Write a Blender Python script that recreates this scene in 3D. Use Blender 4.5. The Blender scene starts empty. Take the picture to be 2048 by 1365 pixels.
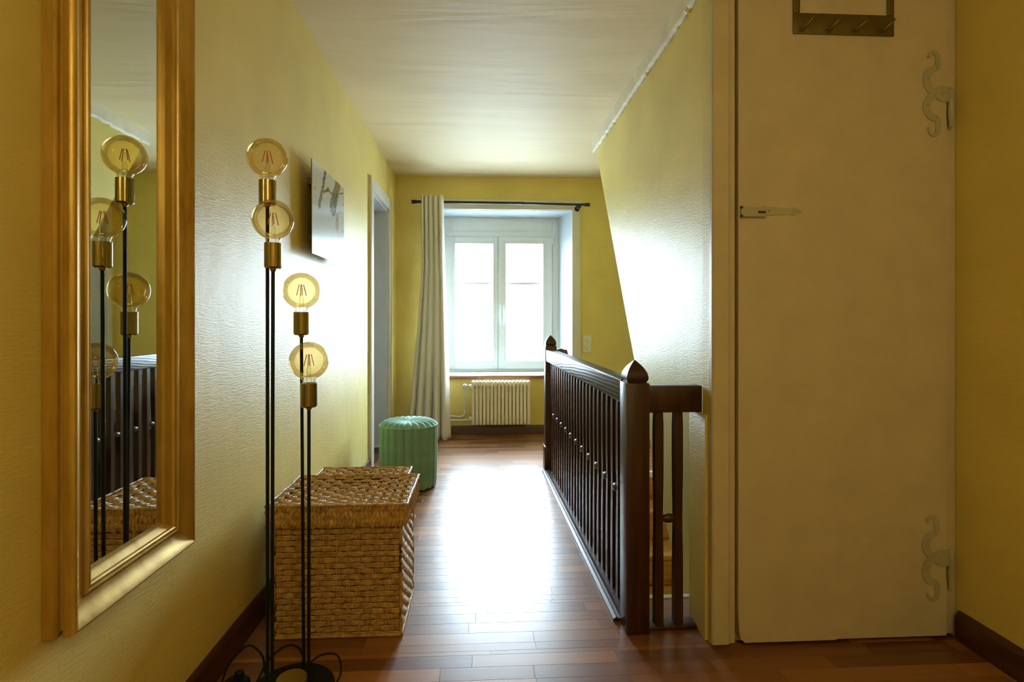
import bpy, bmesh, math, random
from mathutils import Vector, Matrix

random.seed(7)
PI = math.pi
SC = bpy.context.scene
COL = SC.collection

# ------------------------------------------------------------------ camera
H_CAM = 1.05
cam_d = bpy.data.cameras.new('camera')
cam_d.sensor_fit = 'HORIZONTAL'
cam_d.sensor_width = 36.0
cam_d.lens = 1100.0 * 36.0 / 2048.0
cam_d.shift_y = -42.5 / 2048.0
cam_d.clip_start = 0.02
cam = bpy.data.objects.new('camera', cam_d)
COL.objects.link(cam)
cam.location = (0, 0, H_CAM)
cam.rotation_euler = (PI / 2, 0, -math.radians(3.07))
SC.camera = cam

# ------------------------------------------------------------------ daylight
wd = bpy.data.worlds.new('World')
SC.world = wd
wd.use_nodes = True
nt = wd.node_tree
nt.nodes.clear()
out = nt.nodes.new('ShaderNodeOutputWorld')
bg = nt.nodes.new('ShaderNodeBackground')
tc = nt.nodes.new('ShaderNodeTexCoord')
sep = nt.nodes.new('ShaderNodeSeparateXYZ')
rmp = nt.nodes.new('ShaderNodeValToRGB')
mp = nt.nodes.new('ShaderNodeMapRange')
nt.links.new(tc.outputs['Generated'], sep.inputs[0])
nt.links.new(sep.outputs['Z'], mp.inputs['Value'])
mp.inputs['From Min'].default_value = -1
mp.inputs['From Max'].default_value = 1
nt.links.new(mp.outputs[0], rmp.inputs[0])
rmp.color_ramp.elements[0].position = 0.46
rmp.color_ramp.elements[0].color = (0.29, 0.38, 0.46, 1)      # bright ground / houses outside
rmp.color_ramp.elements[1].position = 0.53
rmp.color_ramp.elements[1].color = (0.68, 0.85, 1.0, 1)        # overcast sky
nt.links.new(rmp.outputs[0], bg.inputs['Color'])
bg.inputs['Strength'].default_value = 64.0
nt.links.new(bg.outputs[0], out.inputs[0])

# light portal in the window opening (guides daylight sampling, emits nothing itself)
pl = bpy.data.lights.new('window_portal', 'AREA')
pl.shape = 'RECTANGLE'
pl.size = 1.1
pl.size_y = 1.35
pl.cycles.is_portal = True
po = bpy.data.objects.new('window_portal', pl)
COL.objects.link(po)
po.location = (0.16, 5.47, 1.22)
po.rotation_euler = (-PI / 2, 0, 0)

SC.view_settings.view_transform = 'Standard'
SC.view_settings.look = 'None'
SC.view_settings.gamma = 1.0
SC.view_settings.use_curve_mapping = False
SC.view_settings.exposure = 0.0
try:
    SC.cycles.max_bounces = 7
    SC.cycles.diffuse_bounces = 5
    SC.cycles.glossy_bounces = 4
    SC.cycles.transparent_max_bounces = 16
    SC.cycles.caustics_reflective = False
    SC.cycles.caustics_refractive = False
    SC.cycles.sample_clamp_indirect = 12
    SC.cycles.sample_clamp_direct = 14
    SC.cycles.filter_width = 1.1
    SC.cycles.blur_glossy = 0.5
    SC.cycles.use_denoising = True
    SC.cycles.use_adaptive_sampling = True
    SC.cycles.adaptive_threshold = 0.12
    SC.cycles.adaptive_min_samples = 20
except Exception:
    pass

# ------------------------------------------------------------------ materials
class NB:
    def __init__(self, name):
        self.m = bpy.data.materials.new(name)
        self.m.use_nodes = True
        self.t = self.m.node_tree
        self.p = self.t.nodes['Principled BSDF']
        self.o = self.t.nodes['Material Output']
    def n(self, kind, **kw):
        nd = self.t.nodes.new('ShaderNode' + kind)
        for k, v in kw.items():
            setattr(nd, k, v)
        return nd
    def l(self, a, b):
        self.t.links.new(a, b)
    def coords(self, scale=(1, 1, 1), rot=(0, 0, 0), which='Object'):
        c = self.n('TexCoord')
        m = self.n('Mapping')
        m.inputs['Scale'].default_value = scale
        m.inputs['Rotation'].default_value = rot
        self.l(c.outputs[which], m.inputs[0])
        return m.outputs[0]
    def noise(self, vec, scale, detail=3, rough=0.5, dist=0.0):
        nd = self.n('TexNoise')
        nd.inputs['Scale'].default_value = scale
        nd.inputs['Detail'].default_value = detail
        nd.inputs['Roughness'].default_value = rough
        nd.inputs['Distortion'].default_value = dist
        self.l(vec, nd.inputs['Vector'])
        return nd.outputs['Fac']
    def ramp(self, fac, stops):
        r = self.n('ValToRGB')
        els = r.color_ramp.elements
        while len(els) < len(stops):
            els.new(0.5)
        for e, (p, c) in zip(els, stops):
            e.position = p
            e.color = (*c, 1) if len(c) == 3 else c
        self.l(fac, r.inputs[0])
        return r.outputs[0]
    def bump(self, height, strength=0.2, distance=0.002, normal=None):
        b = self.n('Bump')
        b.inputs['Strength'].default_value = strength
        b.inputs['Distance'].default_value = distance
        self.l(height, b.inputs['Height'])
        if normal is not None:
            self.l(normal, b.inputs['Normal'])
        return b.outputs[0]
    def set(self, **kw):
        for k, v in kw.items():
            self.p.inputs[k.replace('_', ' ')].default_value = v

MATS = {}

def plain(name, col, rough=0.5, metal=0.0, var=0.06, bscale=60, bstr=0.08, spec=0.5):
    b = NB(name)
    v = b.coords()
    f = b.noise(v, 9, 4)
    lo = tuple(c * (1 - var) for c in col)
    hi = tuple(min(1, c * (1 + var)) for c in col)
    b.l(b.ramp(f, [(0.3, lo), (0.7, hi)]), b.p.inputs['Base Color'])
    b.set(Roughness=rough, Metallic=metal, Specular_IOR_Level=spec)
    if bstr > 0:
        b.l(b.bump(b.noise(v, bscale, 3), bstr, 0.002), b.p.inputs['Normal'])
    MATS[name] = b.m
    return b.m

def wallpaper(name, col, horiz_axis):
    # painted woven wall covering: fine weave relief, soft hand-applied unevenness, satin paint
    b = NB(name)
    v = b.coords()
    f = b.noise(v, 2.6, 2)
    lo = tuple(c * 0.93 for c in col)
    hi = tuple(min(1, c * 1.05) for c in col)
    b.l(b.ramp(f, [(0.35, lo), (0.68, hi)]), b.p.inputs['Base Color'])
    b.set(Roughness=0.47, Specular_IOR_Level=0.45)
    # weave: threads along the wall (thin in z) plus upright irregular threads
    s1 = (34, 34, 290)
    w1 = b.noise(b.coords(s1, (0.05, 0.05, 0)), 1.0, 1, 0.5)
    w2 = b.noise(b.coords((180, 180, 26)), 1.0, 0, 0.5)
    lump = b.noise(b.coords((7, 7, 3)), 1.0, 1, 0.6)
    w2m = b.n('Math', operation='MULTIPLY_ADD'); w2m.inputs[1].default_value = 0.14
    b.l(w2, w2m.inputs[0]); b.l(lump, w2m.inputs[2])
    n2 = b.bump(w2m.outputs[0], 0.20, 0.010)
    n3 = b.bump(w1, 0.42, 0.002, n2)
    b.l(n3, b.p.inputs['Normal'])
    MATS[name] = b.m
    return b.m

YELLOW = (0.76, 0.62, 0.19)
M_wall = wallpaper('yellow_wall_covering', YELLOW, 'y')

def ceiling_mat():
    b = NB('cream_ceiling_plaster')
    v = b.coords((0.35, 1.0, 1.0))
    f = b.noise(v, 3.0, 4)
    b.l(b.ramp(f, [(0.35, (0.72, 0.585, 0.345)), (0.7, (0.78, 0.645, 0.39))]), b.p.inputs['Base Color'])
    b.set(Roughness=0.60, Specular_IOR_Level=0.35)
    wav = b.noise(b.coords((0.5, 3.4, 1)), 1.5, 3, 0.5, 0.6)
    b.l(b.bump(wav, 0.35, 0.02), b.p.inputs['Normal'])
    MATS['ceiling'] = b.m
    return b.m
M_ceil = ceiling_mat()

M_white = plain('white_window_paint', (0.76, 0.79, 0.77), 0.32, var=0.02, bstr=0.03)
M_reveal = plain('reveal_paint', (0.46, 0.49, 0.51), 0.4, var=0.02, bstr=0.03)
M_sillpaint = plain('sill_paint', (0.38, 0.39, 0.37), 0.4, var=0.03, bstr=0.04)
M_gasket = plain('grey_gasket', (0.05, 0.06, 0.06), 0.6, var=0.05, bstr=0.0)
M_trim = plain('white_trim_paint', (0.70, 0.69, 0.63), 0.35, var=0.03, bscale=40, bstr=0.06)
M_cream = plain('cream_door_paint', (0.60, 0.53, 0.385), 0.38, var=0.05, bscale=25, bstr=0.10)
M_hinge = plain('painted_iron', (0.44, 0.43, 0.33), 0.4, var=0.08, bscale=90, bstr=0.15)
M_plaster_edge = plain('bare_plaster_edge', (0.80, 0.74, 0.60), 0.7, var=0.10, bscale=70, bstr=0.6)
M_socket = plain('ivory_plastic', (0.72, 0.74, 0.64), 0.35, var=0.01, bstr=0.0)
M_hole = plain('socket_hole', (0.03, 0.03, 0.03), 0.6, var=0.0, bstr=0.0)
M_black = plain('black_lacquer', (0.006, 0.011, 0.012), 0.5, var=0.1, bstr=0.02, spec=0.25)
M_rod = plain('black_rod_metal', (0.006, 0.012, 0.016), 0.35, var=0.1, bstr=0.02)
M_rad = plain('cream_radiator_enamel', (0.86, 0.79, 0.66), 0.35, var=0.02, bstr=0.04)
M_pipe = plain('white_pipe_enamel', (0.74, 0.76, 0.74), 0.3, var=0.02, bstr=0.03)
M_chrome = plain('dull_chrome', (0.55, 0.54, 0.5), 0.25, 1.0, var=0.05, bstr=0.0)
M_rack = plain('bronzed_steel', (0.16, 0.125, 0.035), 0.42, 0.6, var=0.10, bstr=0.05)
M_strip = plain('aluminium_nosing', (0.80, 0.80, 0.76), 0.35, 0.2, var=0.03, bstr=0.03)
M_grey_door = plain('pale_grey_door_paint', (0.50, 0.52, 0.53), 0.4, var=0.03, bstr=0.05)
M_sub = plain('subfloor', (0.09, 0.036, 0.017), 0.8, var=0.1, bstr=0.0)
M_batten = plain('picture_batten', (0.22, 0.16, 0.08), 0.6)

def wood(name, dark, light, axis='x', rough=0.33, ring=0.0, tone=False, bstr=0.12, scale=1.0, coat=0.0):
    b = NB(name)
    st = {'x': (3, 40, 40), 'y': (40, 3, 40), 'z': (40, 40, 3)}[axis]
    st = tuple(s * scale for s in st)
    v = b.coords(st)
    g = b.noise(v, 1.0, 5, 0.6, 0.4)
    g2 = b.noise(b.coords(tuple(s * 4 for s in st)), 1.0, 3, 0.6)
    if tone:
        at = b.n('Attribute'); at.attribute_name = 'tone'
        m1 = b.n('Math', operation='MULTIPLY_ADD')
        b.l(g, m1.inputs[0]); m1.inputs[1].default_value = 0.35
        m2 = b.n('Math', operation='MULTIPLY')
        b.l(at.outputs['Fac'], m2.inputs[0]); m2.inputs[1].default_value = 0.75
        b.l(m2.outputs[0], m1.inputs[2])
        fac = m1.outputs[0]
        mid = tuple((a + c) * 0.5 for a, c in zip(dark, light))
        colr = b.ramp(fac, [(0.10, dark), (0.5, mid), (0.95, light)])
    else:
        colr = b.ramp(g, [(0.3, dark), (0.72, light)])
    b.l(colr, b.p.inputs['Base Color'])
    b.set(Roughness=rough)
    if coat:
        b.set(Coat_Weight=coat, Coat_Roughness=rough * 0.9)
    nrm = b.bump(g2, bstr, 0.0008)
    if ring > 0:
        w = b.n('TexWave', wave_type='RINGS', rings_direction='X')
        w.inputs['Scale'].default_value = 9
        w.inputs['Distortion'].default_value = 3.5
        w.inputs['Detail'].default_value = 2
        w.inputs['Detail Scale'].default_value = 1.2
        b.l(b.coords((1, 0.55, 2.4)), w.inputs['Vector'])
        nrm = b.bump(w.outputs['Fac'], ring, 0.002, nrm)
    b.l(nrm, b.p.inputs['Normal'])
    MATS[name] = b.m
    return b.m

M_floor = wood('laminate_strips', (0.085, 0.028, 0.013), (0.42, 0.185, 0.065), 'x', rough=0.33, tone=True, bstr=0.10)
M_rail = wood('dark_mahogany', (0.024, 0.008, 0.004), (0.075, 0.026, 0.013), 'z', rough=0.36)
M_railtop = wood('dark_mahogany_rail', (0.022, 0.009, 0.005), (0.060, 0.025, 0.014), 'y', rough=0.36, ring=0.25)
M_base = wood('baseboard_wood', (0.040, 0.015, 0.009), (0.095, 0.036, 0.018), 'y', rough=0.30)
M_baseX = wood('baseboard_wood_back', (0.060, 0.024, 0.014), (0.13, 0.055, 0.03), 'x', rough=0.35)
M_sill = wood('sill_wood', (0.20, 0.085, 0.035), (0.38, 0.18, 0.08), 'x', rough=0.3)
M_pine = wood('stair_pine', (0.36, 0.15, 0.04), (0.60, 0.29, 0.09), 'x', rough=0.35)
M_pineedge = wood('stair_nosing', (0.34, 0.17, 0.07), (0.52, 0.29, 0.13), 'x', rough=0.3)

def gold_mat():
    b = NB('antique_gold_leaf')
    v = b.coords((6, 6, 1.2))
    f = b.noise(v, 4, 5, 0.6)
    f2 = b.noise(b.coords((30, 30, 2)), 1, 4, 0.6)
    m = b.n('Math', operation='MULTIPLY_ADD')
    b.l(f2, m.inputs[0]); m.inputs[1].default_value = 0.5
    b.l(f, m.inputs[2])
    b.l(b.ramp(m.outputs[0], [(0.45, (0.27, 0.145, 0.022)), (0.62, (0.52, 0.32, 0.06)), (0.95, (0.70, 0.48, 0.13))]), b.p.inputs['Base Color'])
    b.set(Metallic=0.55, Roughness=0.36)
    b.l(b.bump(f2, 0.12, 0.001), b.p.inputs['Normal'])
    return b.m
M_gold = gold_mat()

def brass_mat():
    b = NB('brushed_brass')
    f = b.noise(b.coords((60, 60, 2)), 6, 3)
    b.l(b.ramp(f, [(0.3, (0.27, 0.20, 0.065)), (0.7, (0.40, 0.30, 0.10))]), b.p.inputs['Base Color'])
    b.set(Metallic=1.0, Roughness=0.22)
    return b.m
M_brass = brass_mat()
M_brass_cap = plain('satin_brass', (0.52, 0.38, 0.10), 0.42, 0.85, var=0.05, bstr=0.02)

def mirror_mat():
    b = NB('mirror_glass')
    f = b.noise(b.coords(), 5, 2)
    b.l(b.ramp(f, [(0.2, (0.74, 0.78, 0.77)), (0.8, (0.76, 0.80, 0.79))]), b.p.inputs['Base Color'])
    b.set(Metallic=1.0, Roughness=0.015)
    return b.m
M_mirror = mirror_mat()

def thin_glass(name, tint, gloss_col=(1, 1, 1), strength=1.0, rough=0.02):
    b = NB(name)
    b.t.nodes.remove(b.p)
    tr = b.n('BsdfTransparent')
    gl = b.n('BsdfGlossy')
    gl.inputs['Roughness'].default_value = rough
    gl.inputs['Color'].default_value = (*gloss_col, 1)
    fr = b.n('LayerWeight')
    fr.inputs['Blend'].default_value = 0.28
    # clear-to-deep tint towards the rim where more coated glass is crossed
    cr = b.ramp(fr.outputs['Facing'], [(0.0, tint), (0.75, tuple(c ** 1.5 for c in tint)), (1.0, tuple(c ** 2.6 for c in tint))])
    b.l(cr, tr.inputs['Color'])
    mul = b.n('Math', operation='MULTIPLY')
    mul.inputs[1].default_value = strength
    b.l(fr.outputs['Fresnel'], mul.inputs[0])
    mx = b.n('MixShader')
    b.l(mul.outputs[0], mx.inputs[0])
    b.l(tr.outputs[0], mx.inputs[1])
    b.l(gl.outputs[0], mx.inputs[2])
    b.l(mx.outputs[0], b.o.inputs[0])
    return b.m
M_amber = thin_glass('amber_bulb_glass', (0.95, 0.84, 0.56), strength=0.55)
M_clear = thin_glass('clear_bulb_glass', (0.95, 0.95, 0.92), strength=0.5)
M_pane = thin_glass('window_pane_glass', (0.97, 0.985, 0.98), strength=0.35)
M_fil = plain('orange_filament', (0.72, 0.20, 0.05), 0.5, var=0.05, bstr=0.0)

def wicker(name, dark, light, rough=0.42):
    b = NB(name)
    f = b.noise(b.coords((1, 1, 1)), 45, 5, 0.6)
    f2 = b.noise(b.coords((260, 260, 90)), 1, 3, 0.6)
    m = b.n('Math', operation='MULTIPLY_ADD')
    b.l(f2, m.inputs[0]); m.inputs[1].default_value = 0.6
    b.l(f, m.inputs[2])
    b.l(b.ramp(m.outputs[0], [(0.5, dark), (0.98, light)]), b.p.inputs['Base Color'])
    b.set(Roughness=rough)
    b.l(b.bump(f2, 0.9, 0.0025), b.p.inputs['Normal'])
    return b.m
M_wick = wicker('seagrass_rope', (0.24, 0.125, 0.032), (0.72, 0.46, 0.16))
M_wickdark = wicker('seagrass_core', (0.05, 0.022, 0.006), (0.13, 0.06, 0.016), 0.7)

def velvet(name, col):
    b = NB(name)
    f = b.noise(b.coords(), 14, 4)
    b.l(b.ramp(f, [(0.3, tuple(c * 0.9 for c in col)), (0.7, tuple(c * 1.1 for c in col))]), b.p.inputs['Base Color'])
    b.set(Roughness=0.75, Sheen_Weight=0.7, Sheen_Roughness=0.35, Sheen_Tint=(0.65, 0.95, 0.85, 1), Specular_IOR_Level=0.25)
    b.l(b.bump(b.noise(b.coords(), 400, 2), 0.15, 0.001), b.p.inputs['Normal'])
    return b.m
M_velvet = velvet('sage_velvet', (0.21, 0.41, 0.39))

def cloth(name, col):
    b = NB(name)
    f = b.noise(b.coords((1, 1, 0.3)), 8, 3)
    b.l(b.ramp(f, [(0.3, tuple(c * 0.95 for c in col)), (0.7, tuple(min(1, c * 1.04) for c in col))]), b.p.inputs['Base Color'])
    b.set(Roughness=0.7, Sheen_Weight=0.2, Specular_IOR_Level=0.3)
    b.l(b.bump(b.noise(b.coords((500, 500, 500)), 1, 2), 0.12, 0.001), b.p.inputs['Normal'])
    return b.m
M_curtain = cloth('cream_curtain_cloth', (0.82, 0.78, 0.67))
_t = M_curtain.node_tree
_tr = _t.nodes.new('ShaderNodeBsdfTranslucent'); _tr.inputs['Color'].default_value = (0.78, 0.72, 0.56, 1)
_mx = _t.nodes.new('ShaderNodeMixShader'); _mx.inputs[0].default_value = 0.12
_t.links.new(_t.nodes['Principled BSDF'].outputs[0], _mx.inputs[1]); _t.links.new(_tr.outputs[0], _mx.inputs[2])
_t.links.new(_mx.outputs[0], _t.nodes['Material Output'].inputs[0])

def print_mat():
    b = NB('gloss_print')
    at = b.n('Attribute'); at.attribute_name = 'ink'
    b.l(at.outputs['Color'], b.p.inputs['Base Color'])
    b.set(Roughness=0.16)
    return b.m
M_print = print_mat()

# ------------------------------------------------------------------ helpers
def box(bm, x0, x1, y0, y1, z0, z1, bevel=0.0, seg=2):
    vs = [bm.verts.new(p) for p in ((x0, y0, z0), (x1, y0, z0), (x1, y1, z0), (x0, y1, z0),
                                    (x0, y0, z1), (x1, y0, z1), (x1, y1, z1), (x0, y1, z1))]
    fs = [bm.faces.new([vs[i] for i in f]) for f in
          ((3, 2, 1, 0), (4, 5, 6, 7), (0, 1, 5, 4), (1, 2, 6, 5), (2, 3, 7, 6), (3, 0, 4, 7))]
    if bevel > 0:
        es = list({e for f in fs for e in f.edges})
        bmesh.ops.bevel(bm, geom=es, offset=bevel, segments=seg, affect='EDGES', profile=0.5, clamp_overlap=True)

def prism(bm, pts, axis, a0, a1):
    """closed polygon pts (2D) extruded along axis between a0 and a1."""
    def P(p, a):
        return {'x': (a, p[0], p[1]), 'y': (p[0], a, p[1]), 'z': (p[0], p[1], a)}[axis]
    A = [bm.verts.new(P(p, a0)) for p in pts]
    B = [bm.verts.new(P(p, a1)) for p in pts]
    n = len(pts)
    bm.faces.new(A); bm.faces.new(B[::-1])
    for i in range(n):
        bm.faces.new((A[i], B[i], B[(i + 1) % n], A[(i + 1) % n]))

def tube(bm, pts, r, n=10, cap=True, radii=None):
    pts = [Vector(p) for p in pts]
    rings = []
    up = Vector((0, 0, 1))
    for i, p in enumerate(pts):
        if i == 0: t = pts[1] - p
        elif i == len(pts) - 1: t = p - pts[i - 1]
        else: t = (pts[i + 1] - pts[i - 1])
        t.normalize()
        a = t.cross(up)
        if a.length < 1e-3: a = t.cross(Vector((0, 1, 0)))
        a.normalize()
        b = t.cross(a).normalized()
        rr = radii[i] if radii else r
        rings.append([bm.verts.new(p + (a * math.cos(2 * PI * k / n) + b * math.sin(2 * PI * k / n)) * rr) for k in range(n)])
    for i in range(len(rings) - 1):
        for k in range(n):
            bm.faces.new((rings[i][k], rings[i][(k + 1) % n], rings[i + 1][(k + 1) % n], rings[i + 1][k]))
    if cap:
        bm.faces.new(rings[0][::-1]); bm.faces.new(rings[-1])

def lathe(bm, prof, n=32, c=(0, 0, 0), cap_bottom=True, cap_top=True, axis='z'):
    rings = []
    for r, h in prof:
        ring = []
        for k in range(n):
            a = 2 * PI * k / n
            u, v = r * math.cos(a), r * math.sin(a)
            if axis == 'z': p = (c[0] + u, c[1] + v, c[2] + h)
            elif axis == 'y': p = (c[0] + u, c[1] + h, c[2] + v)
            else: p = (c[0] + h, c[1] + u, c[2] + v)
            ring.append(bm.verts.new(p))
        rings.append(ring)
    for i in range(len(rings) - 1):
        for k in range(n):
            bm.faces.new((rings[i][k], rings[i][(k + 1) % n], rings[i + 1][(k + 1) % n], rings[i + 1][k]))
    if cap_bottom: bm.faces.new(rings[0][::-1])
    if cap_top: bm.faces.new(rings[-1])

def smooth_path(ctrl, per=8):
    ctrl = [Vector(p) for p in ctrl]
    P = [ctrl[0]] + ctrl + [ctrl[-1]]
    res = []
    for i in range(1, len(P) - 2):
        for s in range(per):
            t = s / per
            a, b, c, d = P[i - 1], P[i], P[i + 1], P[i + 2]
            res.append(0.5 * ((2 * b) + (c - a) * t + (2 * a - 5 * b + 4 * c - d) * t * t + (3 * b - a - 3 * c + d) * t ** 3))
    res.append(ctrl[-1])
    return res

def mesh_from(name, bm, mat, angle=0.6, flat=False):
    bmesh.ops.recalc_face_normals(bm, faces=bm.faces)
    me = bpy.data.meshes.new(name)
    if not flat:
        for f in bm.faces: f.smooth = True
        for e in bm.edges:
            if len(e.link_faces) == 2 and e.calc_face_angle(0) > angle: e.smooth = False
    bm.to_mesh(me); bm.free()
    me.materials.append(mat)
    return me

def obj(name, bm, mat, parent=None, loc=(0, 0, 0), flat=False, angle=0.6):
    o = bpy.data.objects.new(name, mesh_from(name, bm, mat, angle, flat))
    COL.objects.link(o)
    o.location = loc
    if parent: o.parent = parent
    return o

def share(name, me, parent, loc=(0, 0, 0), rot=(0, 0, 0)):
    o = bpy.data.objects.new(name, me)
    COL.objects.link(o)
    o.location = loc; o.rotation_euler = rot
    o.parent = parent
    return o

def tag(o, label, cat, group=None):
    o['label'] = label; o['category'] = cat
    if group: o['group'] = group
    return o

def struct(o, label=None, cat=None):
    o['kind'] = 'structure'
    if label: o['label'] = label
    if cat: o['category'] = cat
    return o

def thing(name, label, cat, loc=(0, 0, 0), rotz=0, group=None):
    o = bpy.data.objects.new(name, None)
    o.empty_display_size = 0.05
    COL.objects.link(o)
    o.location = loc; o.rotation_euler = (0, 0, rotz)
    return tag(o, label, cat, group)

def B():
    return bmesh.new()

# ------------------------------------------------------------------ layout constants (metres)
XL = -0.785           # left wall face
YB = 5.05             # window wall face
ZC = 2.36             # ceiling
XS = 0.83             # attic-stair partition face
YD = 1.745            # closet/attic door wall face
XR = 1.565            # near right wall face
XR2 = 1.72            # stairwell right wall face
YN = -1.3             # wall behind the camera
SW_Y0, SW_Y1 = 2.05, 3.74   # stairwell opening
SW_X = 0.52
LOW = -2.4

# ------------------------------------------------------------------ structure
def rect_wall_with_hole(bm, axis, face, back, u0, u1, z0, z1, hole=None):
    """wall slab; axis 'x' -> plane X=face spanning u=Y ; axis 'y' -> plane Y=face spanning u=X"""
    def bx(a0, a1, b0, b1):
        if a1 - a0 < 1e-6 or b1 - b0 < 1e-6: return
        lo, hi = min(face, back), max(face, back)
        if axis == 'x': box(bm, lo, hi, a0, a1, b0, b1)
        else: box(bm, a0, a1, lo, hi, b0, b1)
    if hole is None:
        bx(u0, u1, z0, z1); return
    h0, h1, k0, k1 = hole
    bx(u0, h0, z0, z1); bx(h1, u1, z0, z1); bx(h0, h1, z0, k0); bx(h0, h1, k1, z1)

# left wall with door opening
DL0, DL1, DLZ = 3.925, 4.60, 1.965
bm = B(); rect_wall_with_hole(bm, 'x', XL, XL - 0.30, YN, YB + 0.5, -0.05, ZC, (DL0, DL1, -0.05, DLZ))
struct(obj('wall_left', bm, M_wall, flat=True), 'yellow woven-texture wall on the left with the mirror and print', 'wall')

# back wall with window opening
WX0, WX1, WZ0, WZ1 = -0.458, 0.825, 0.53, 2.06
bm = B(); rect_wall_with_hole(bm, 'y', YB, YB + 0.40, XL, XR2 + 0.1, LOW, ZC, (WX0, WX1, WZ0, WZ1))
struct(obj('wall_back', bm, M_wall, flat=True), 'yellow end wall around the bright window', 'wall')

# partition of the attic stair with its slanted end
bm = B()
poly = [(YD + 0.02, -0.9), (1.75, -0.9), (2.255, -0.122), (2.957, 0.81), (4.035, ZC), (YD + 0.02, ZC)]
poly = [(YD + 0.02, -0.9), (1.80, -0.72), (2.255, -0.122), (2.957, 0.81), (4.035, ZC), (YD + 0.02, ZC)]
prism(bm, poly, 'x', XS, XS + 0.05)
# soffit of the attic flight behind it
sof = [(1.80, -0.72), (2.255, -0.122), (2.957, 0.81), (4.035, ZC), (3.95, ZC), (2.90, 0.86), (2.2, -0.08), (1.76, -0.66)]
prism(bm, sof, 'x', XS + 0.05, XR2)
struct(obj('wall_stair', bm, M_wall, flat=True), 'yellow partition with a steep slanted edge beside the stairwell', 'wall')

# low stub of wall that carries the rail end, rounded at the top corner
bm = B()
stub = [(0.728, 0.0), (0.728, 0.730), (0.733, 0.736), (XS, 0.736), (XS, 0.0)]
prism(bm, stub, 'y', 1.765, 1.905)
struct(obj('wall_stub', bm, M_wall, angle=0.9), 'low rounded wall end under the short rail', 'wall')

# wall holding the plank door (pieces beside and above the opening)
DX0, DX1, DZ1 = 0.812, 1.530, 2.15
bm = B()
box(bm, 0.736, DX0, YD, YD + 0.06, 0, ZC)
box(bm, DX0, XR, YD, YD + 0.06, DZ1, ZC)
struct(obj('wall_door', bm, M_wall, flat=True), 'yellow wall strip around the cream plank door', 'wall')
# unseen sheet added behind the door to stop light leaking past its edge
bm = B()
box(bm, 0.745, XR2, YD + 0.061, YD + 0.075, 0.0, ZC)
struct(obj('wall_light_block', bm, M_wall, flat=True), 'unseen sheet added behind the cream door to block leaking light', 'wall')

# right walls
bm = B(); rect_wall_with_hole(bm, 'x', XR, XR + 0.15, YN, YD + 0.06, -0.05, ZC)
struct(obj('wall_right', bm, M_wall, flat=True), 'deep yellow wall right of the cream door', 'wall')
bm = B(); rect_wall_with_hole(bm, 'x', XR2, XR2 + 0.12, YD + 0.06, YB, LOW, ZC)
struct(obj('wall_stairwell', bm, M_wall, flat=True), 'yellow outer wall of the stairwell', 'wall')
bm = B(); rect_wall_with_hole(bm, 'y', YN, YN - 0.12, XL, XR, -0.05, ZC)
struct(obj('wall_front', bm, M_wall, flat=True), 'yellow wall closing the hall behind the viewer', 'wall')

# stairwell lower walls under the floors
bm = B()
box(bm, SW_X - 0.06, SW_X, 1.0, SW_Y1, LOW, -0.03)
box(bm, SW_X, XR2, 0.9, 1.0, LOW, -0.03)
box(bm, SW_X, XR2, 1.0, SW_Y0 - 0.02, -0.30, -0.03)
box(bm, SW_X, XR2, 1.0, SW_Y1 + 0.10, LOW - 0.05, LOW)
box(bm, SW_X, XR2, SW_Y1 + 0.02, SW_Y1 + 0.10, LOW, -0.065)
box(bm, XR2, XR2 + 0.12, 0.9, YD + 0.06, LOW, -0.03)
struct(obj('wall_shaft', bm, M_wall, flat=True), 'yellow lower walls of the stairwell shaft', 'wall')

# ceiling
bm = B(); box(bm, XL - 0.3, XR2 + 0.1, YN - 0.1, YB + 0.4, ZC, ZC + 0.12)
struct(obj('ceiling', bm, M_ceil, flat=True), 'cream plaster ceiling with faint ripples', 'ceiling')

# plaster band where ceiling meets partition, with a ragged lower edge
bm = B()
n = 120
rows = []
y0, y1 = YD + 0.02, 4.02
for i in range(n + 1):
    y = y0 + (y1 - y0) * i / n
    j = random.uniform(-0.004, 0.004)
    rows.append([bm.verts.new(p) for p in ((0.806, y, ZC), (0.808, y, 2.292 + j), (0.820, y, 2.279 + j * 1.5), (XS + 0.002, y, 2.284 + j), (XS + 0.002, y, ZC))])
for i in range(n):
    for k in range(4):
        f = bm.faces.new((rows[i][k], rows[i][k + 1], rows[i + 1][k + 1], rows[i + 1][k]))
bm.faces.new(rows[0]); bm.faces.new(rows[-1][::-1])
struct(obj('trim_1', bm, M_plaster_edge, angle=0.5), 'white plaster band between ceiling and slanted partition', 'trim')

# ------------------------------------------------------------------ floor of laminate strips
def xmax(y):
    if y < YD: return XR
    if y < SW_Y0: return XS
    if y < SW_Y1: return SW_X
    return XR2
bm = B()
def slab(x0, x1, y0, y1):
    box(bm, x0, x1, y0, y1, -0.06, -0.004)
slab(XL - 0.3, XR, YN, YD); slab(XL - 0.3, XS, YD, SW_Y0 - 0.005); slab(XL - 0.3, SW_X, SW_Y0 - 0.005, SW_Y1 + 0.005); slab(XL - 0.3, XR2, SW_Y1 + 0.005, YB)
slab(XS, XR2, YD, YD + 0.40)
floor = struct(obj('floor', bm, M_sub, flat=True), 'reddish brown laminate strip floor running across the hall', 'floor')

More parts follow.
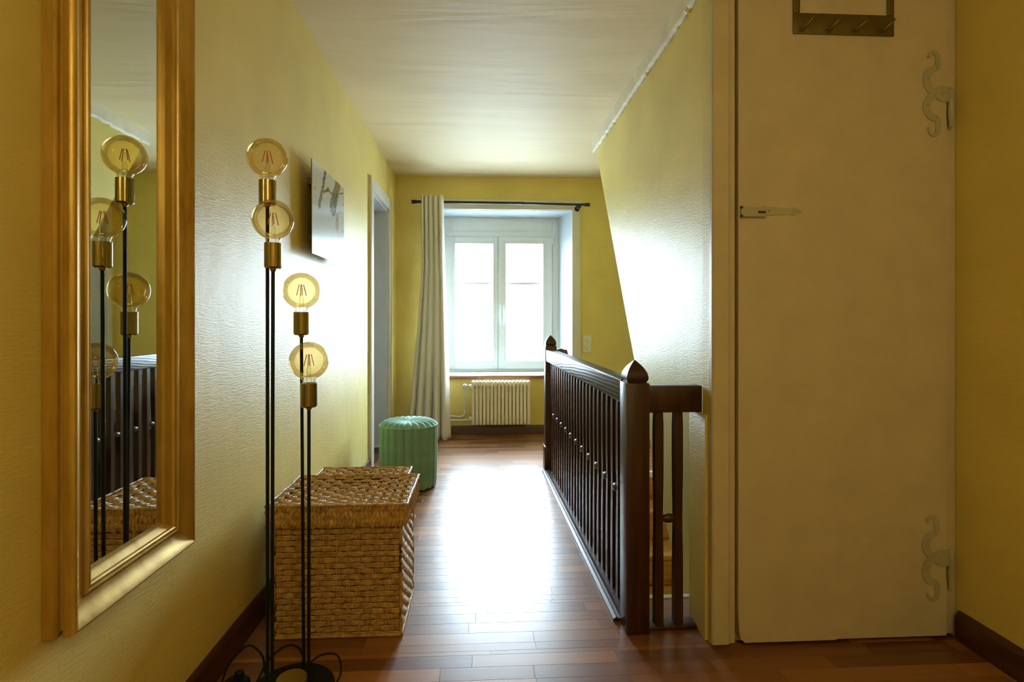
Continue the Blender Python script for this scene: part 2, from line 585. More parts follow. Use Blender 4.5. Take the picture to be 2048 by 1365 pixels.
def plank_bm(bm, x0, x1, y0, y1, tone_layer, tone):
    g = 0.00012; c = 0.0005
    lo = [(x0 + g, y0 + g), (x1 - g, y0 + g), (x1 - g, y1 - g), (x0 + g, y1 - g)]
    hi = [(x0 + g + c, y0 + g + c), (x1 - g - c, y0 + g + c), (x1 - g - c, y1 - g - c), (x0 + g + c, y1 - g - c)]
    A = [bm.verts.new((x, y, -0.004)) for x, y in lo]
    Bv = [bm.verts.new((x, y, -0.0003)) for x, y in lo]
    Cv = [bm.verts.new((x, y, 0.0)) for x, y in hi]
    fs = [bm.faces.new(Cv)]
    for k in range(4):
        fs.append(bm.faces.new((A[k], A[(k + 1) % 4], Bv[(k + 1) % 4], Bv[k])))
        fs.append(bm.faces.new((Bv[k], Bv[(k + 1) % 4], Cv[(k + 1) % 4], Cv[k])))
    for f in fs: f[tone_layer] = tone
rng = random.Random(21)
W = 0.0605
far = B(); tl_far = far.faces.layers.float.new('tone')
y = YN
row = 0
# rows are clipped where the floor outline changes, so strips never bridge the stairwell
brk = [YD, SW_Y0, SW_Y1]
edges = [y]
while edges[-1] < YB - 1e-4:
    nx = edges[-1] + W
    edges.append(min(nx, YB))
spans = []
for a, b2 in zip(edges, edges[1:]):
    cuts = [a] + [q for q in brk if a + 0.004 < q < b2 - 0.004] + [b2]
    spans += list(zip(cuts, cuts[1:]))
for (ya, yb) in spans:
    ym = (ya + yb) / 2
    x1 = xmax(ym)
    x = XL + 0.0 - rng.uniform(0, 0.3)
    base_t = rng.uniform(0.2, 0.7)
    while x < x1 - 1e-3:
        ln = rng.choice((0.28, 0.36, 0.45, 0.55, 0.7))
        xa, xb = max(x, XL), min(x + ln, x1)
        x += ln
        if xb - xa < 0.02: continue
        tone = min(1, max(0, rng.gauss(0.45, 0.24)))
        if 1.42 < ym < 2.62:
            b1 = B(); tl = b1.faces.layers.float.new('tone')
            plank_bm(b1, xa, xb, ya, yb, tl, tone)
            obj('floor_strip', b1, M_floor, floor, flat=True)
        else:
            plank_bm(far, xa, xb, ya, yb, tl_far, tone)
o = obj('distant_floor_strips', far, M_floor, floor, flat=True)
o['kind'] = 'stuff'

# aluminium nosings on both ends of the stairwell
bm = B(); box(bm, SW_X + 0.005, XS, SW_Y0 - 0.012, SW_Y0 + 0.012, -0.03, 0.003, 0.002)
struct(obj('trim_2', bm, M_strip), 'pale metal edging on the near lip of the stairwell', 'trim')
bm = B(); box(bm, SW_X + 0.005, XR2, SW_Y1 - 0.02, SW_Y1 + 0.018, -0.035, 0.004, 0.002)
struct(obj('trim_3', bm, M_strip), 'pale metal edging on the top step of the stairs', 'trim')

# baseboards
def baseboard(name, pts_axis, label):
    ax, f, u0, u1, d, h = pts_axis
    prof = [(0, 0), (d, 0), (d, h - 0.02), (d * 0.75, h - 0.008), (d * 0.3, h), (0, h)]
    bm = B()
    if ax == 'x':   # on a wall X=f, profile grows in sign(d)
        prism(bm, [(f + p, z) for p, z in prof], 'y', u0, u1)
        m = M_base
    else:
        prism(bm, [(f + p, z) for p, z in prof], 'x', u0, u1)
        m = M_baseX
    return struct(obj(name, bm, m), label, 'baseboard')
baseboard('baseboard_left', ('x', XL, YN, DL0 - 0.085, 0.016, 0.092), 'dark wood baseboard along the left wall')
baseboard('baseboard_left_far', ('x', XL, DL1 + 0.085, YB - 0.016, 0.016, 0.092), 'short dark baseboard between left doorway and end wall')
baseboard('baseboard_back', ('y', YB, XL, XR2, -0.016, 0.082), 'brown baseboard under the radiator')
baseboard('baseboard_right', ('x', XR, YN, YD - 0.02, -0.016, 0.095), 'dark baseboard along the right wall')

# ------------------------------------------------------------------ doorway in the left wall
d1 = struct(thing('door_1', 'white doorway recess in the left wall near the window', 'door', (XL, DL0, 0)))
bm = B()
c = 0.085
def local(bm, *a, **k): box(bm, *a, **k)
for nm, (ya, yb, za, zb) in (('casing', (-c, 0.0, 0, DLZ + c)), ('casing', (DL1 - DL0, DL1 - DL0 + c, 0, DLZ + c)), ('casing', (0, DL1 - DL0, DLZ, DLZ + c))):
    bm = B(); box(bm, -0.002, 0.022, ya, yb, za, zb, 0.004); obj(nm, bm, M_trim, d1)
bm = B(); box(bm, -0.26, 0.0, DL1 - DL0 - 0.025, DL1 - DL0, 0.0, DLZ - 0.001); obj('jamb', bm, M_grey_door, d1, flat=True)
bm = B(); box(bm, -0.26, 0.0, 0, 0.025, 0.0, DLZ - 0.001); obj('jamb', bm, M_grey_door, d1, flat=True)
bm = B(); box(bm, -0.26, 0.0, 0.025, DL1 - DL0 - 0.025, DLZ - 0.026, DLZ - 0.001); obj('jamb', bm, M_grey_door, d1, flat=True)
bm = B(); box(bm, -0.29, -0.25, 0.026, DL1 - DL0 - 0.026, 0.005, DLZ - 0.027, 0.003); obj('door_leaf', bm, M_trim, d1)

# pale door on the stairwell's outer wall (seen in the mirror)
d3 = struct(thing('door_3', 'pale grey door on the stairwell wall seen in the mirror', 'door', (XR2, 4.05, 0)))
bm = B(); box(bm, -0.03, -0.002, 0.08, 0.86, 0.005, 1.98, 0.003); leaf = obj('door_leaf', bm, M_grey_door, d3)
for (ya, yb, za, zb) in ((0, 0.08, 0, 2.06), (0.86, 0.94, 0, 2.06), (0.08, 0.86, 1.98, 2.06)):
    bm = B(); box(bm, -0.022, 0.0, ya, yb, za, zb, 0.003); obj('casing', bm, M_trim, d3)
bm = B(); lathe(bm, [(0.011, 0), (0.011, -0.03), (0.024, -0.04), (0.027, -0.055), (0.02, -0.066), (0.002, -0.07)], 14, (-0.03, 0.16, 1.02), axis='x'); obj('knob', bm, M_chrome, leaf)

# ------------------------------------------------------------------ window
YF = 5.40    # sash plane
win = struct(thing('window_1', 'white double casement window with one glazing bar per sash', 'window', (0.152, YF, 0)))
cx = 0.152
FX0, FX1 = -0.445, 0.748     # frame against the reveal
# splayed reveal lining + flat casing on the wall
def quad_slab(bm, p, t):
    v = [bm.verts.new(q) for q in p]
    w = [bm.verts.new((q[0] + t[0], q[1] + t[1], q[2] + t[2])) for q in p]
    bm.faces.new(v); bm.faces.new(w[::-1])
    for i in range(4): bm.faces.new((v[i], w[i], w[(i + 1) % 4], v[(i + 1) % 4]))
dy = YB - YF
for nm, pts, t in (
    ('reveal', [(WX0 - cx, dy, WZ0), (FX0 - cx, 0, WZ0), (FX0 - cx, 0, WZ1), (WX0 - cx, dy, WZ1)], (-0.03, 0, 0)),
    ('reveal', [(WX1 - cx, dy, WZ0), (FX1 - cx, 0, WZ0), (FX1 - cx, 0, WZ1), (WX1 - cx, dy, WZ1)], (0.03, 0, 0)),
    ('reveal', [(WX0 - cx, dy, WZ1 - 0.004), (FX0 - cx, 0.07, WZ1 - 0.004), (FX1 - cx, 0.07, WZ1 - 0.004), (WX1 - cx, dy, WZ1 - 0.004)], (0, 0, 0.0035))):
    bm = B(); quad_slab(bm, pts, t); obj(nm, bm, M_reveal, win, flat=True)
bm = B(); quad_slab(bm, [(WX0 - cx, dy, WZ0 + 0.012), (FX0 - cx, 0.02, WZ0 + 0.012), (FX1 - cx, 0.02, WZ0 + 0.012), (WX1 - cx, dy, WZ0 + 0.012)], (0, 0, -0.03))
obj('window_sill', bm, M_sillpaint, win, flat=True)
bm = B(); box(bm, WX0 - cx - 0.03, WX1 - cx + 0.03, dy - 0.030, dy + 0.01, WZ0 - 0.020, WZ0 + 0.010, 0.004)
obj('sill_edge_board', bm, M_sill, win)
cw = 0.078
for (xa, xb, za, zb) in ((WX0 - cw, WX0, WZ0 + 0.012, WZ1 + 0.09), (WX1, WX1 + cw, WZ0 + 0.012, WZ1 + 0.09), (WX0, WX1, WZ1, WZ1 + 0.09)):
    bm = B(); box(bm, xa - cx, xb - cx, dy - 0.020, dy + 0.004, za, zb, 0.004); obj('casing', bm, M_trim, win)
# fixed frame with tall head panel
for (xa, xb, za, zb) in ((FX0 - 0.012, -0.385, WZ0 + 0.012, WZ1 - 0.005), (0.690, FX1 + 0.03, WZ0 + 0.012, WZ1 - 0.005), (-0.385, 0.690, WZ0 + 0.012, 0.565), (-0.385, 0.690, 1.865, 1.915)):
    bm = B(); box(bm, xa - cx, xb - cx, 0.0, 0.07, za, zb, 0.003); obj('frame', bm, M_white, win)
bm = B(); box(bm, -0.385 - cx, 0.690 - cx, 0.012, 0.06, 1.915, WZ1 - 0.005, 0.003); obj('head_panel', bm, M_white, win)
for (xa, xb, za, zb) in ((-0.40, -0.350, 0.55, 1.88), (0.655, 0.70, 0.55, 1.88), (-0.350, 0.655, 0.55, 0.60), (-0.350, 0.655, 1.83, 1.88), (0.128, 0.176, 0.60, 1.83)):
    bm = B(); box(bm, xa - cx, xb - cx, 0.051, 0.068, za, zb); obj('rebate', bm, M_gasket if xa == 0.128 else M_white, win, flat=True)
# two sashes
def sash(xa, xb, ga, gb, handle):
    za, zb, g0, g1 = 0.567, 1.863, 0.643, 1.800
    bm = B()
    yo, yi = -0.012, 0.05
    box(bm, xa - cx, ga - cx, yo, yi, za, zb, 0.004)
    box(bm, gb - cx, xb - cx, yo, yi, za, zb, 0.004)
    box(bm, ga - cx, gb - cx, yo + 0.0005, yi, za, g0, 0.002)
    box(bm, ga - cx, gb - cx, yo + 0.0005, yi, g1, zb, 0.002)
    s = obj('sash', bm, M_white, win)
    # glazing bead
    for (a, b2, c2, d2) in ((ga - 0.012, ga + 0.004, g0, g1), (gb - 0.004, gb + 0.012, g0, g1), (ga, gb, g0 - 0.012, g0 + 0.004), (ga, gb, g1 - 0.004, g1 + 0.012)):
        bm = B(); box(bm, a - cx, b2 - cx, yo - 0.004, yo + 0.012, c2, d2, 0.002); obj('glazing_bead', bm, M_white, s)
    bm = B(); box(bm, ga - cx, gb - cx, 0.005, 0.03, 1.397, 1.419, 0.003); obj('glazing_bar', bm, M_white, s)
    bm = B(); box(bm, ga - cx, gb - cx, 0.016, 0.020, g0, g1); obj('pane', bm, M_pane, s, flat=True)
    if handle:
        bm = B()
        box(bm, handle - cx - 0.013, handle - cx + 0.013, yo - 0.010, yo, 1.10, 1.205, 0.004)
        h = obj('window_handle', bm, M_white, s)
        bm = B()
        tube(bm, [(handle - cx, yo - 0.008, 1.175), (handle - cx, yo - 0.045, 1.175)], 0.009, 10)
        box(bm, handle - cx - 0.010, handle - cx + 0.010, yo - 0.052, yo - 0.038, 1.01, 1.185, 0.005)
        obj('window_handle', bm, M_white, s)
    return s
sash(-0.380, 0.1500, -0.269, 0.108, None)
sash(0.1540, 0.686, 0.226, 0.598, 0.190)
for hx in (0.690, -0.385):
    bm = B(); tube(bm, [(hx - cx, -0.014, 1.79), (hx - cx, -0.014, 1.862)], 0.008, 10); obj('hinge', bm, M_white, win)

# ------------------------------------------------------------------ cream plank door with ornamental hinges
door = struct(thing('door_2', 'cream painted plank door with scrolled iron hinges and a latch', 'door', (DX0, YD, 0)))
DW = DX1 - DX0
bm = B()
pts = [(0.022, 0.016), (0.014, 0.03), (0.010, 0.06), (0.008, DZ1 - 0.01), (DW - 0.012, DZ1 - 0.01), (DW - 0.012, 0.022), (0.30, 0.014), (0.05, 0.010), (0.032, 0.011)]
# two boards, each its own piece with a hair joint
xs = [0.008, 0.334, DW - 0.012]
for i in range(2):
    xa, xb = xs[i], xs[i + 1]
    bm = B()
    if i == 0:
        prism(bm, [(xa + 0.022, 0.012), (xa + 0.008, 0.024), (xa + 0.003, 0.05), (xa, 0.10), (xa, DZ1 - 0.01), (xb - 0.00008, DZ1 - 0.01), (xb - 0.00008, 0.012)], 'y', -0.022, 0.012)
    else:
        box(bm, xa + 0.00008, xb, -0.0219, 0.012, 0.013 + 0.002 * i, DZ1 - 0.01)
    obj('board', bm, M_cream, door, flat=True)
# casing: left (stepped), right slim, head
bm = B(); prism(bm, [(-0.079, 0.0), (-0.079, -0.020), (-0.074, -0.026), (-0.026, -0.026), (-0.020, -0.020), (-0.013, -0.018), (-0.004, -0.018), (0.0, -0.014), (0.0, 0.0)], 'z', 0.010, ZC)
obj('casing', bm, M_cream, door, angle=0.4)
bm = B(); box(bm, DW, DW + 0.033, -0.006, 0.0, 0.012, ZC, 0.002); obj('casing', bm, M_cream, door)
bm = B(); box(bm, 0, DW, -0.016, 0.0, DZ1, DZ1 + 0.08, 0.003); obj('casing', bm, M_cream, door)

def ribbon(bm, ctrl, widths, y0, y1, per=8):
    path = smooth_path([(p[0], 0, p[1]) for p in ctrl], per)
    n = len(path)
    L, Rr = [], []
    for i, p in enumerate(path):
        t = (path[min(i + 1, n - 1)] - path[max(i - 1, 0)]).normalized()
        nn = Vector((-t.z, 0, t.x))
        s = i / (n - 1) * (len(widths) - 1)
        k = min(int(s), len(widths) - 2)
        w = widths[k] + (widths[k + 1] - widths[k]) * (s - k)
        L.append(p + nn * w / 2); Rr.append(p - nn * w / 2)
    V = [[bm.verts.new((q.x, yy, q.z)) for q in side] for yy in (y0, y1) for side in (L, Rr)]
    fl, fr, bl, br = V
    for i in range(n - 1):
        bm.faces.new((fl[i], fr[i], fr[i + 1], fl[i + 1]))
        bm.faces.new((bl[i], bl[i + 1], br[i + 1], br[i]))
        bm.faces.new((fl[i], fl[i + 1], bl[i + 1], bl[i]))
        bm.faces.new((fr[i], br[i], br[i + 1], fr[i + 1]))
    bm.faces.new((fl[0], bl[0], br[0], fr[0])); bm.faces.new((fl[-1], fr[-1], br[-1], bl[-1]))

def hinge(zc, xsh, tip_sh):
    k = 0.0016 * 0.1538        # metres per crop pixel
    def q(x, y): return (DW - 0.012 + (x - 520) * k + xsh, (680 - y) * k + zc)
    bm = B()
    up = [(262, 195), (275, 150), (330, 130), (378, 165), (388, 240), (382, 330), (300, 375), (243, 455), (240, 540), (290, 630), (375, 685)]
    wd = [x * k for x in (34, 36, 50, 62, 72, 76, 100, 105, 104, 104, 100)]
    ribbon(bm, [q(*p) for p in up], wd, -0.026, -0.0215)
    dn = [(x + (8 if i < 6 else 0), 1360 - y) for i, (x, y) in enumerate(up)]
    ribbon(bm, [q(*p) for p in dn], wd, -0.0262, -0.0215)
    # eye plate
    c0 = q(455, 680)
    lathe(bm, [(0.026, -0.0215), (0.026, -0.0265)], 28, (c0[0], 0, c0[1]), axis='y')
    box(bm, c0[0], DW - 0.008, -0.0268, -0.0215, zc - 0.026, zc + 0.026)
    h = obj('hinge', bm, M_hinge, door)
    # nails
    for (x, y) in ((262, 195), (375, 345), (258, 475), (455, 680), (250, 835), (375, 990), (252, 1140)):
        p = q(x, y)
        r = 0.0075 if (x, y) == (455, 680) else 0.0038
        bm = B(); lathe(bm, [(r, -0.026), (r * 0.8, -0.0285), (r * 0.1, -0.0295)], 10, (p[0], 0, p[1]), axis='y'); obj('nail', bm, M_hinge, h)
    # pintle
    bm = B()
    px = DW + 0.006
    lathe(bm, [(0.004, 0.022), (0.008, 0.018), (0.0095, 0.010), (0.0095, -0.010), (0.008, -0.012), (0.0095, -0.014), (0.0095, -0.028), (0.0085, -0.03),
               (0.011, -0.05), (0.0105, -0.07), (0.007, -0.09), (0.0065, -0.106), (0.002, -0.111)][::-1], 14, (px, -0.018, zc))
    obj('pintle', bm, M_hinge, h)
hinge(1.790, 0.0, 0)
hinge(0.271, -0.003, 0)

# latch: box with slot + spear strap
bm = B()
zl = 1.396
strap = [(0.085, 0.016), (0.17, 0.008), (0.182, 0.014), (0.190, 0.010), (0.214, 0.0), (0.190, -0.011), (0.182, -0.014), (0.172, -0.010), (0.085, -0.015)]
prism(bm, [(x + 0.006, z + zl + 0.004) for x, z in strap], 'y', -0.0255, -0.0215)
lt = obj('latch', bm, M_hinge, door)
bm = B()
box(bm, 0.012, 0.095, -0.036, -0.0215, zl - 0.017, zl + 0.015, 0.002)
obj('latch_box', bm, M_hinge, lt)
bm = B(); box(bm, 0.066, 0.090, -0.0368, -0.035, zl - 0.006, zl + 0.001); obj('latch_slot', bm, M_hole, lt, flat=True)
for zz in (zl + 0.013, zl - 0.014):
    bm = B(); box(bm, 0.010, 0.016, -0.0368, -0.030, zz - 0.004, zz + 0.003); obj('latch_slot', bm, M_hole, lt, flat=True)
for (x, z) in ((0.108, zl + 0.004), (0.191, zl + 0.004)):
    bm = B(); lathe(bm, [(0.0042, -0.025), (0.0036, -0.0275), (0.0005, -0.028)], 10, (x, 0, z), axis='y'); obj('nail', bm, M_hinge, lt)

# over-door hook rack
rk = thing('hook_rack', 'bronze metal over-door rack with four hooks hanging on the cream door', 'hook rack', (0.998, YD - 0.0235, 1.972))
RW = 0.338
bm = B()
box(bm, 0, RW, -0.004, 0.0, 0, 0.067, 0.0015); obj('plate', bm, M_rack, rk)
for xa in (0, RW - 0.023):
    bm = B(); box(bm, xa, xa + 0.023, -0.004, 0.0, 0.0675, 0.176, 0.0012); obj('upright', bm, M_rack, rk)
bm = B(); box(bm, 0.0235, RW - 0.0235, -0.004, 0.0, 0.150, 0.172); obj('door_hanger', bm, M_rack, rk)
for i in range(4):
    xa = 0.036 + i * 0.0885
    bm = B(); box(bm, xa - 0.018, xa + 0.0, -0.0065, -0.003, 0.004, 0.012, 0.001)
    tube(bm, smooth_path([(xa - 0.012, -0.004, 0.010), (xa - 0.010, -0.018, 0.012), (xa + 0.004, -0.032, 0.026), (xa + 0.012, -0.036, 0.038)], 5), 0.0045, 8)
    obj('hook', bm, M_rack, rk)

# ------------------------------------------------------------------ opal globe added unseen behind the viewer as warm fill light
def opal():
    b = NB('fill_lamp_glass')
    f = b.noise(b.coords(), 3, 2)
    b.l(b.ramp(f, [(0.3, (1.0, 0.84, 0.46)), (0.7, (1.0, 0.86, 0.49))]), b.p.inputs['Emission Color'])
    b.set(Base_Color=(0.85, 0.8, 0.7, 1), Emission_Strength=FILL_LAMP, Roughness=0.4)
    return b.m
FILL_LAMP = 20.0
clp = thing('added_fill_lamp', 'added opal glass globe giving warm fill light, unseen behind the viewer', 'fill lamp', (0.42, -0.62, ZC))
bm = B(); lathe(bm, [(0.02, -0.035), (0.05, -0.02), (0.055, 0.0)], 28); obj('ceiling_rose', bm, M_brass, clp)
bm = B(); tube(bm, [(0, 0, -0.03), (0, 0, -0.21)], 0.004, 8); obj('cord', bm, M_black, clp)
bm = B(); lathe(bm, [(0.001, -0.52), (0.06, -0.512), (0.11, -0.485), (0.145, -0.44), (0.158, -0.39), (0.155, -0.34), (0.13, -0.28), (0.085, -0.24), (0.04, -0.225)], 36, cap_bottom=False); obj('globe', bm, opal(), clp, angle=3)
bm = B(); lathe(bm, [(0.042, -0.228), (0.042, -0.205), (0.015, -0.195)], 24); obj('globe_cap', bm, M_brass, clp)

# ------------------------------------------------------------------ stairs going down towards the viewer
st = thing('staircase', 'orange pine staircase going down between the railing and the slanted partition', 'staircase', (SW_X + 0.005, SW_Y1, 0))
SWW = XR2 - SW_X - 0.01
rise, run = 0.18, 0.245
for i in range(8):
    yb, zt = -run * i, -rise * i
    bm = B()
    box(bm, 0, SWW, yb - 0.010, yb + 0.012, zt - rise + 0.002, zt - 0.036 if i else zt - 0.037, 0.001)
    obj('riser', bm, M_pine, st)
    bm = B()
    box(bm, 0, SWW, yb - run - 0.018, yb - 0.0115, zt - rise - 0.034, zt - rise, 0.008, 3)
    obj('tread', bm, M_pineedge, st)

# ------------------------------------------------------------------ stair railing
rl = thing('stair_railing', 'dark mahogany stair railing with square posts and thin balusters', 'railing', (0.517, 1.848, 0), math.radians(1.24))
PW = 0.039
LEN = 1.985
def post(y, zs, plinth):
    bm = B()
    box(bm, -PW, PW, y - PW - 0.004, y + PW + 0.004, 0.0, zs, 0.003)
    if plinth: box(bm, -PW - 0.006, PW + 0.006, y - PW - 0.010, y + PW + 0.010, 0.0, 0.17, 0.004)
    p = obj('post', bm, M_rail, rl)
    bm = B()
    # four-sided ogee finial
    prof = [(PW * 0.82, zs), (PW * 0.82, zs + 0.003), (PW * 0.92, zs + 0.010), (PW * 0.95, zs + 0.020), (PW * 0.86, zs + 0.034), (PW * 0.68, zs + 0.047), (PW * 0.45, zs + 0.059), (PW * 0.2, zs + 0.069), (0.0012, zs + 0.075)]
    rings = []
    for r, z in prof:
        ring = []
        for (a, b2) in ((-1, -1), (1, -1), (1, 1), (-1, 1)):
            ring.append(bm.verts.new((a * r, y + b2 * r, z)))
        rings.append(ring)
    for i in range(len(rings) - 1):
        for k in range(4):
            bm.faces.new((rings[i][k], rings[i][(k + 1) % 4], rings[i + 1][(k + 1) % 4], rings[i + 1][k]))
    bm.faces.new(rings[0][::-1]); bm.faces.new(rings[-1])
    obj('finial', bm, M_rail, p, angle=0.7)
post(0.0, 0.838, False)
post(LEN, 0.868, True)
bm = B(); box(bm, -0.036, 0.030, PW + 0.004, LEN - PW - 0.004, 0.760, 0.842, 0.006, 3); obj('top_rail', bm, M_railtop, rl)
bm = B(); box(bm, PW, 0.225, -0.030, 0.030, 0.737, 0.827, 0.004); obj('top_rail', bm, M_rail, rl)
# base mouldings on the floor
bm = B()
prism(bm, [(-0.062, 0.0), (-0.062, 0.010), (-0.052, 0.016), (-0.046, 0.016), (-0.044, 0.011), (-0.036, 0.012), (-0.030, 0.022), (0.028, 0.022), (0.028, 0.0)], 'y', PW + 0.004, LEN - PW - 0.011)
obj('base_rail', bm, M_rail, rl, angle=0.4)
bm = B(); box(bm, PW, 0.210, -0.024, 0.034, 0.0, 0.012, 0.003); obj('base_rail', bm, M_rail, rl)
# balusters in a shared mesh, bowed a little where the bead sits
def baluster_mesh(z0, z1, zb):
    bm = B()
    w = 0.0145
    rows = []
    n = 14
    for i in range(n + 1):
        z = z0 + (z1 - z0) * i / n
        k = 1.0 - 0.12 * math.exp(-((z - zb) / 0.10) ** 2) - (0.10 if i == n else 0)
        rows.append([bm.verts.new((a * w * k, b2 * w * k, z)) for a, b2 in ((-1, -1), (1, -1), (1, 1), (-1, 1))])
    for i in range(n):
        for q in range(4):
            bm.faces.new((rows[i][q], rows[i][(q + 1) % 4], rows[i + 1][(q + 1) % 4], rows[i + 1][q]))
    bm.faces.new(rows[0][::-1]); bm.faces.new(rows[-1])
    return mesh_from('baluster', bm, M_rail, 0.5)
NB_ = 24
b_me = baluster_mesh(0.022, 0.762, 0.41)
bm = B()
prof = []
for i in range(9):
    a = -PI / 2 + PI * i / 8
    prof.append((max(0.0006, 0.0165 * math.cos(a)), 0.027 * math.sin(a)))
lathe(bm, prof, 14, axis='y')
bead_me = mesh_from('bead', bm, M_rail, 1.2)
y_a, y_b = PW + 0.004, LEN - PW - 0.004
gap = (y_b - y_a) / (NB_ + 0.5)
for i in range(NB_):
    yy = y_a + gap * (i + 0.72)
    share('baluster', b_me, rl, (0.0, yy, 0))
    if i % 2 == 0:
        share('bead', bead_me, rl, (-0.004, yy - gap * 0.5, 0.415))
bf_me = baluster_mesh(0.012, 0.740, 0.375)
share('baluster', bf_me, rl, (0.083, 0.004, 0)); share('baluster', bf_me, rl, (0.151, 0.004, 0))
bm = B()
prof2 = [(r, h * 0.95) for r, h in prof]
lathe(bm, prof2, 14, axis='x')
share('bead', mesh_from('bead', bm, M_rail, 1.2), rl, (0.117, 0.0, 0.372))
# sloping hand rail of the flight, behind the balusters, with rounded upper end
bm = B()
x0, x1 = 0.046, 0.100
yt, zt = LEN - 0.07, 0.835
slope = rise / run
arc = [(yt, zt + 0.0)]
pts = []
for k in range(9):
    a = PI * 0.5 * k / 8
    pts.append((yt - 0.030 + 0.035 * math.cos(a) * 0.9, zt - 0.045 + 0.055 * math.sin(a)))
top = [(yt - 0.055, zt + 0.002)]
ye = 0.95
ztop = lambda y: zt - 0.03 - (yt - 0.09 - y) * slope
poly = [(yt + 0.002, zt - 0.10)] + pts + [(yt - 0.07, zt - 0.012), (yt - 0.10, ztop(yt - 0.10)), (ye, ztop(ye)), (ye, ztop(ye) - 0.075), (yt - 0.07, ztop(yt - 0.07) - 0.075)]
prism(bm, poly, 'x', x0, x1)
lathe(bm, [(0.030, yt - 0.034), (0.046, yt - 0.030), (0.046, yt - 0.002), (0.030, yt + 0.002)], 26, (0.058, 0, 0.806), axis='y')
obj('hand_rail', bm, M_rail, rl, angle=0.5)
for k in range(8):
    yy = yt - 0.12 - k * 0.122
    zb = -rise * math.ceil((SW_Y1 - (1.848 + yy)) / run - 0.06) + 0.002
    bm = B(); box(bm, 0.058, 0.086, yy - 0.014, yy + 0.014, zb, ztop(yy) - 0.06); obj('baluster', bm, M_rail, rl, flat=True)

# ------------------------------------------------------------------ mirror
MY0, MY1, MZ0, MZ1 = 1.022, 1.447, 0.478, 2.08
mr = thing('wall_mirror', 'tall mirror in a moulded gold frame hanging on the left wall', 'mirror', (XL, (MY0 + MY1) / 2, MZ0))
prof = [(0, 0.0), (0, 0.021), (0.003, 0.0235), (0.011, 0.0245), (0.012, 0.0315), (0.004, 0.0335), (0.002, 0.036), (0.002, 0.046), (0.005, 0.049), (0.006, 0.053), (0.010, 0.055),
        (0.015, 0.053), (0.024, 0.045), (0.036, 0.038), (0.048, 0.036), (0.050, 0.036), (0.0505, 0.030), (0.053, 0.030), (0.0535, 0.038), (0.056, 0.041),
        (0.059, 0.041), (0.061, 0.038), (0.0615, 0.031), (0.0635, 0.031), (0.064, 0.037), (0.067, 0.039), (0.070, 0.037), (0.071, 0.032), (0.080, 0.026), (0.086, 0.024), (0.087, 0.016), (0.087, 0.0)]
cyy = (MY0 + MY1) / 2
hw, hh = (MY1 - MY0) / 2, (MZ1 - MZ0)
def corner(i, w, h):
    sy, sz = ((-1, 0), (1, 0), (1, 1), (-1, 1))[i]
    return (h + 0.001, sy * (hw - w), w if sz == 0 else hh - w)
for i in range(4):
    bm = B()
    A = [bm.verts.new(corner(i, *p)) for p in prof]
    Bq = [bm.verts.new(corner((i + 1) % 4, *p)) for p in prof]
    for k in range(len(prof) - 1):
        bm.faces.new((A[k], A[k + 1], Bq[k + 1], Bq[k]))
    bm.faces.new((A[-1], A[0], Bq[0], Bq[-1]))
    bm.faces.new(A); bm.faces.new(Bq[::-1])
    obj('frame_member', bm, M_gold, mr, angle=0.75)
bm = B(); box(bm, 0.004, 0.017, -hw + 0.0872, hw - 0.0872, 0.0872, hh - 0.0872); obj('mirror_glass', bm, M_mirror, mr, flat=True)

# ------------------------------------------------------------------ wall print (thin panel standing off the wall)
PY0, PY1, PZ0, PZ1 = 2.418, 2.968, 1.338, 1.748
pr = thing('wall_print', 'frameless glossy print of dark branches and an orange animal on white', 'picture', (XL, (PY0 + PY1) / 2, PZ0))
pw_, ph_ = PY1 - PY0, PZ1 - PZ0
bm = B(); box(bm, 0.046, 0.0495, -pw_ / 2, pw_ / 2, 0, ph_); obj('panel', bm, M_batten, pr, flat=True)
for zz in (0.07, 0.32):
    bm = B(); box(bm, 0.001, 0.0459, -pw_ / 2 + 0.09, pw_ / 2 - 0.09, zz, zz + 0.03); obj('hanging_batten', bm, M_batten, pr, flat=True)
def seg_d(u, v, a, b2):
    ax, ay = a; bx_, by = b2
    dx, dyy = bx_ - ax, by - ay
    t = max(0, min(1, ((u - ax) * dx + (v - ay) * dyy) / (dx * dx + dyy * dyy)))
    return math.hypot(u - ax - t * dx, v - ay - t * dyy), t
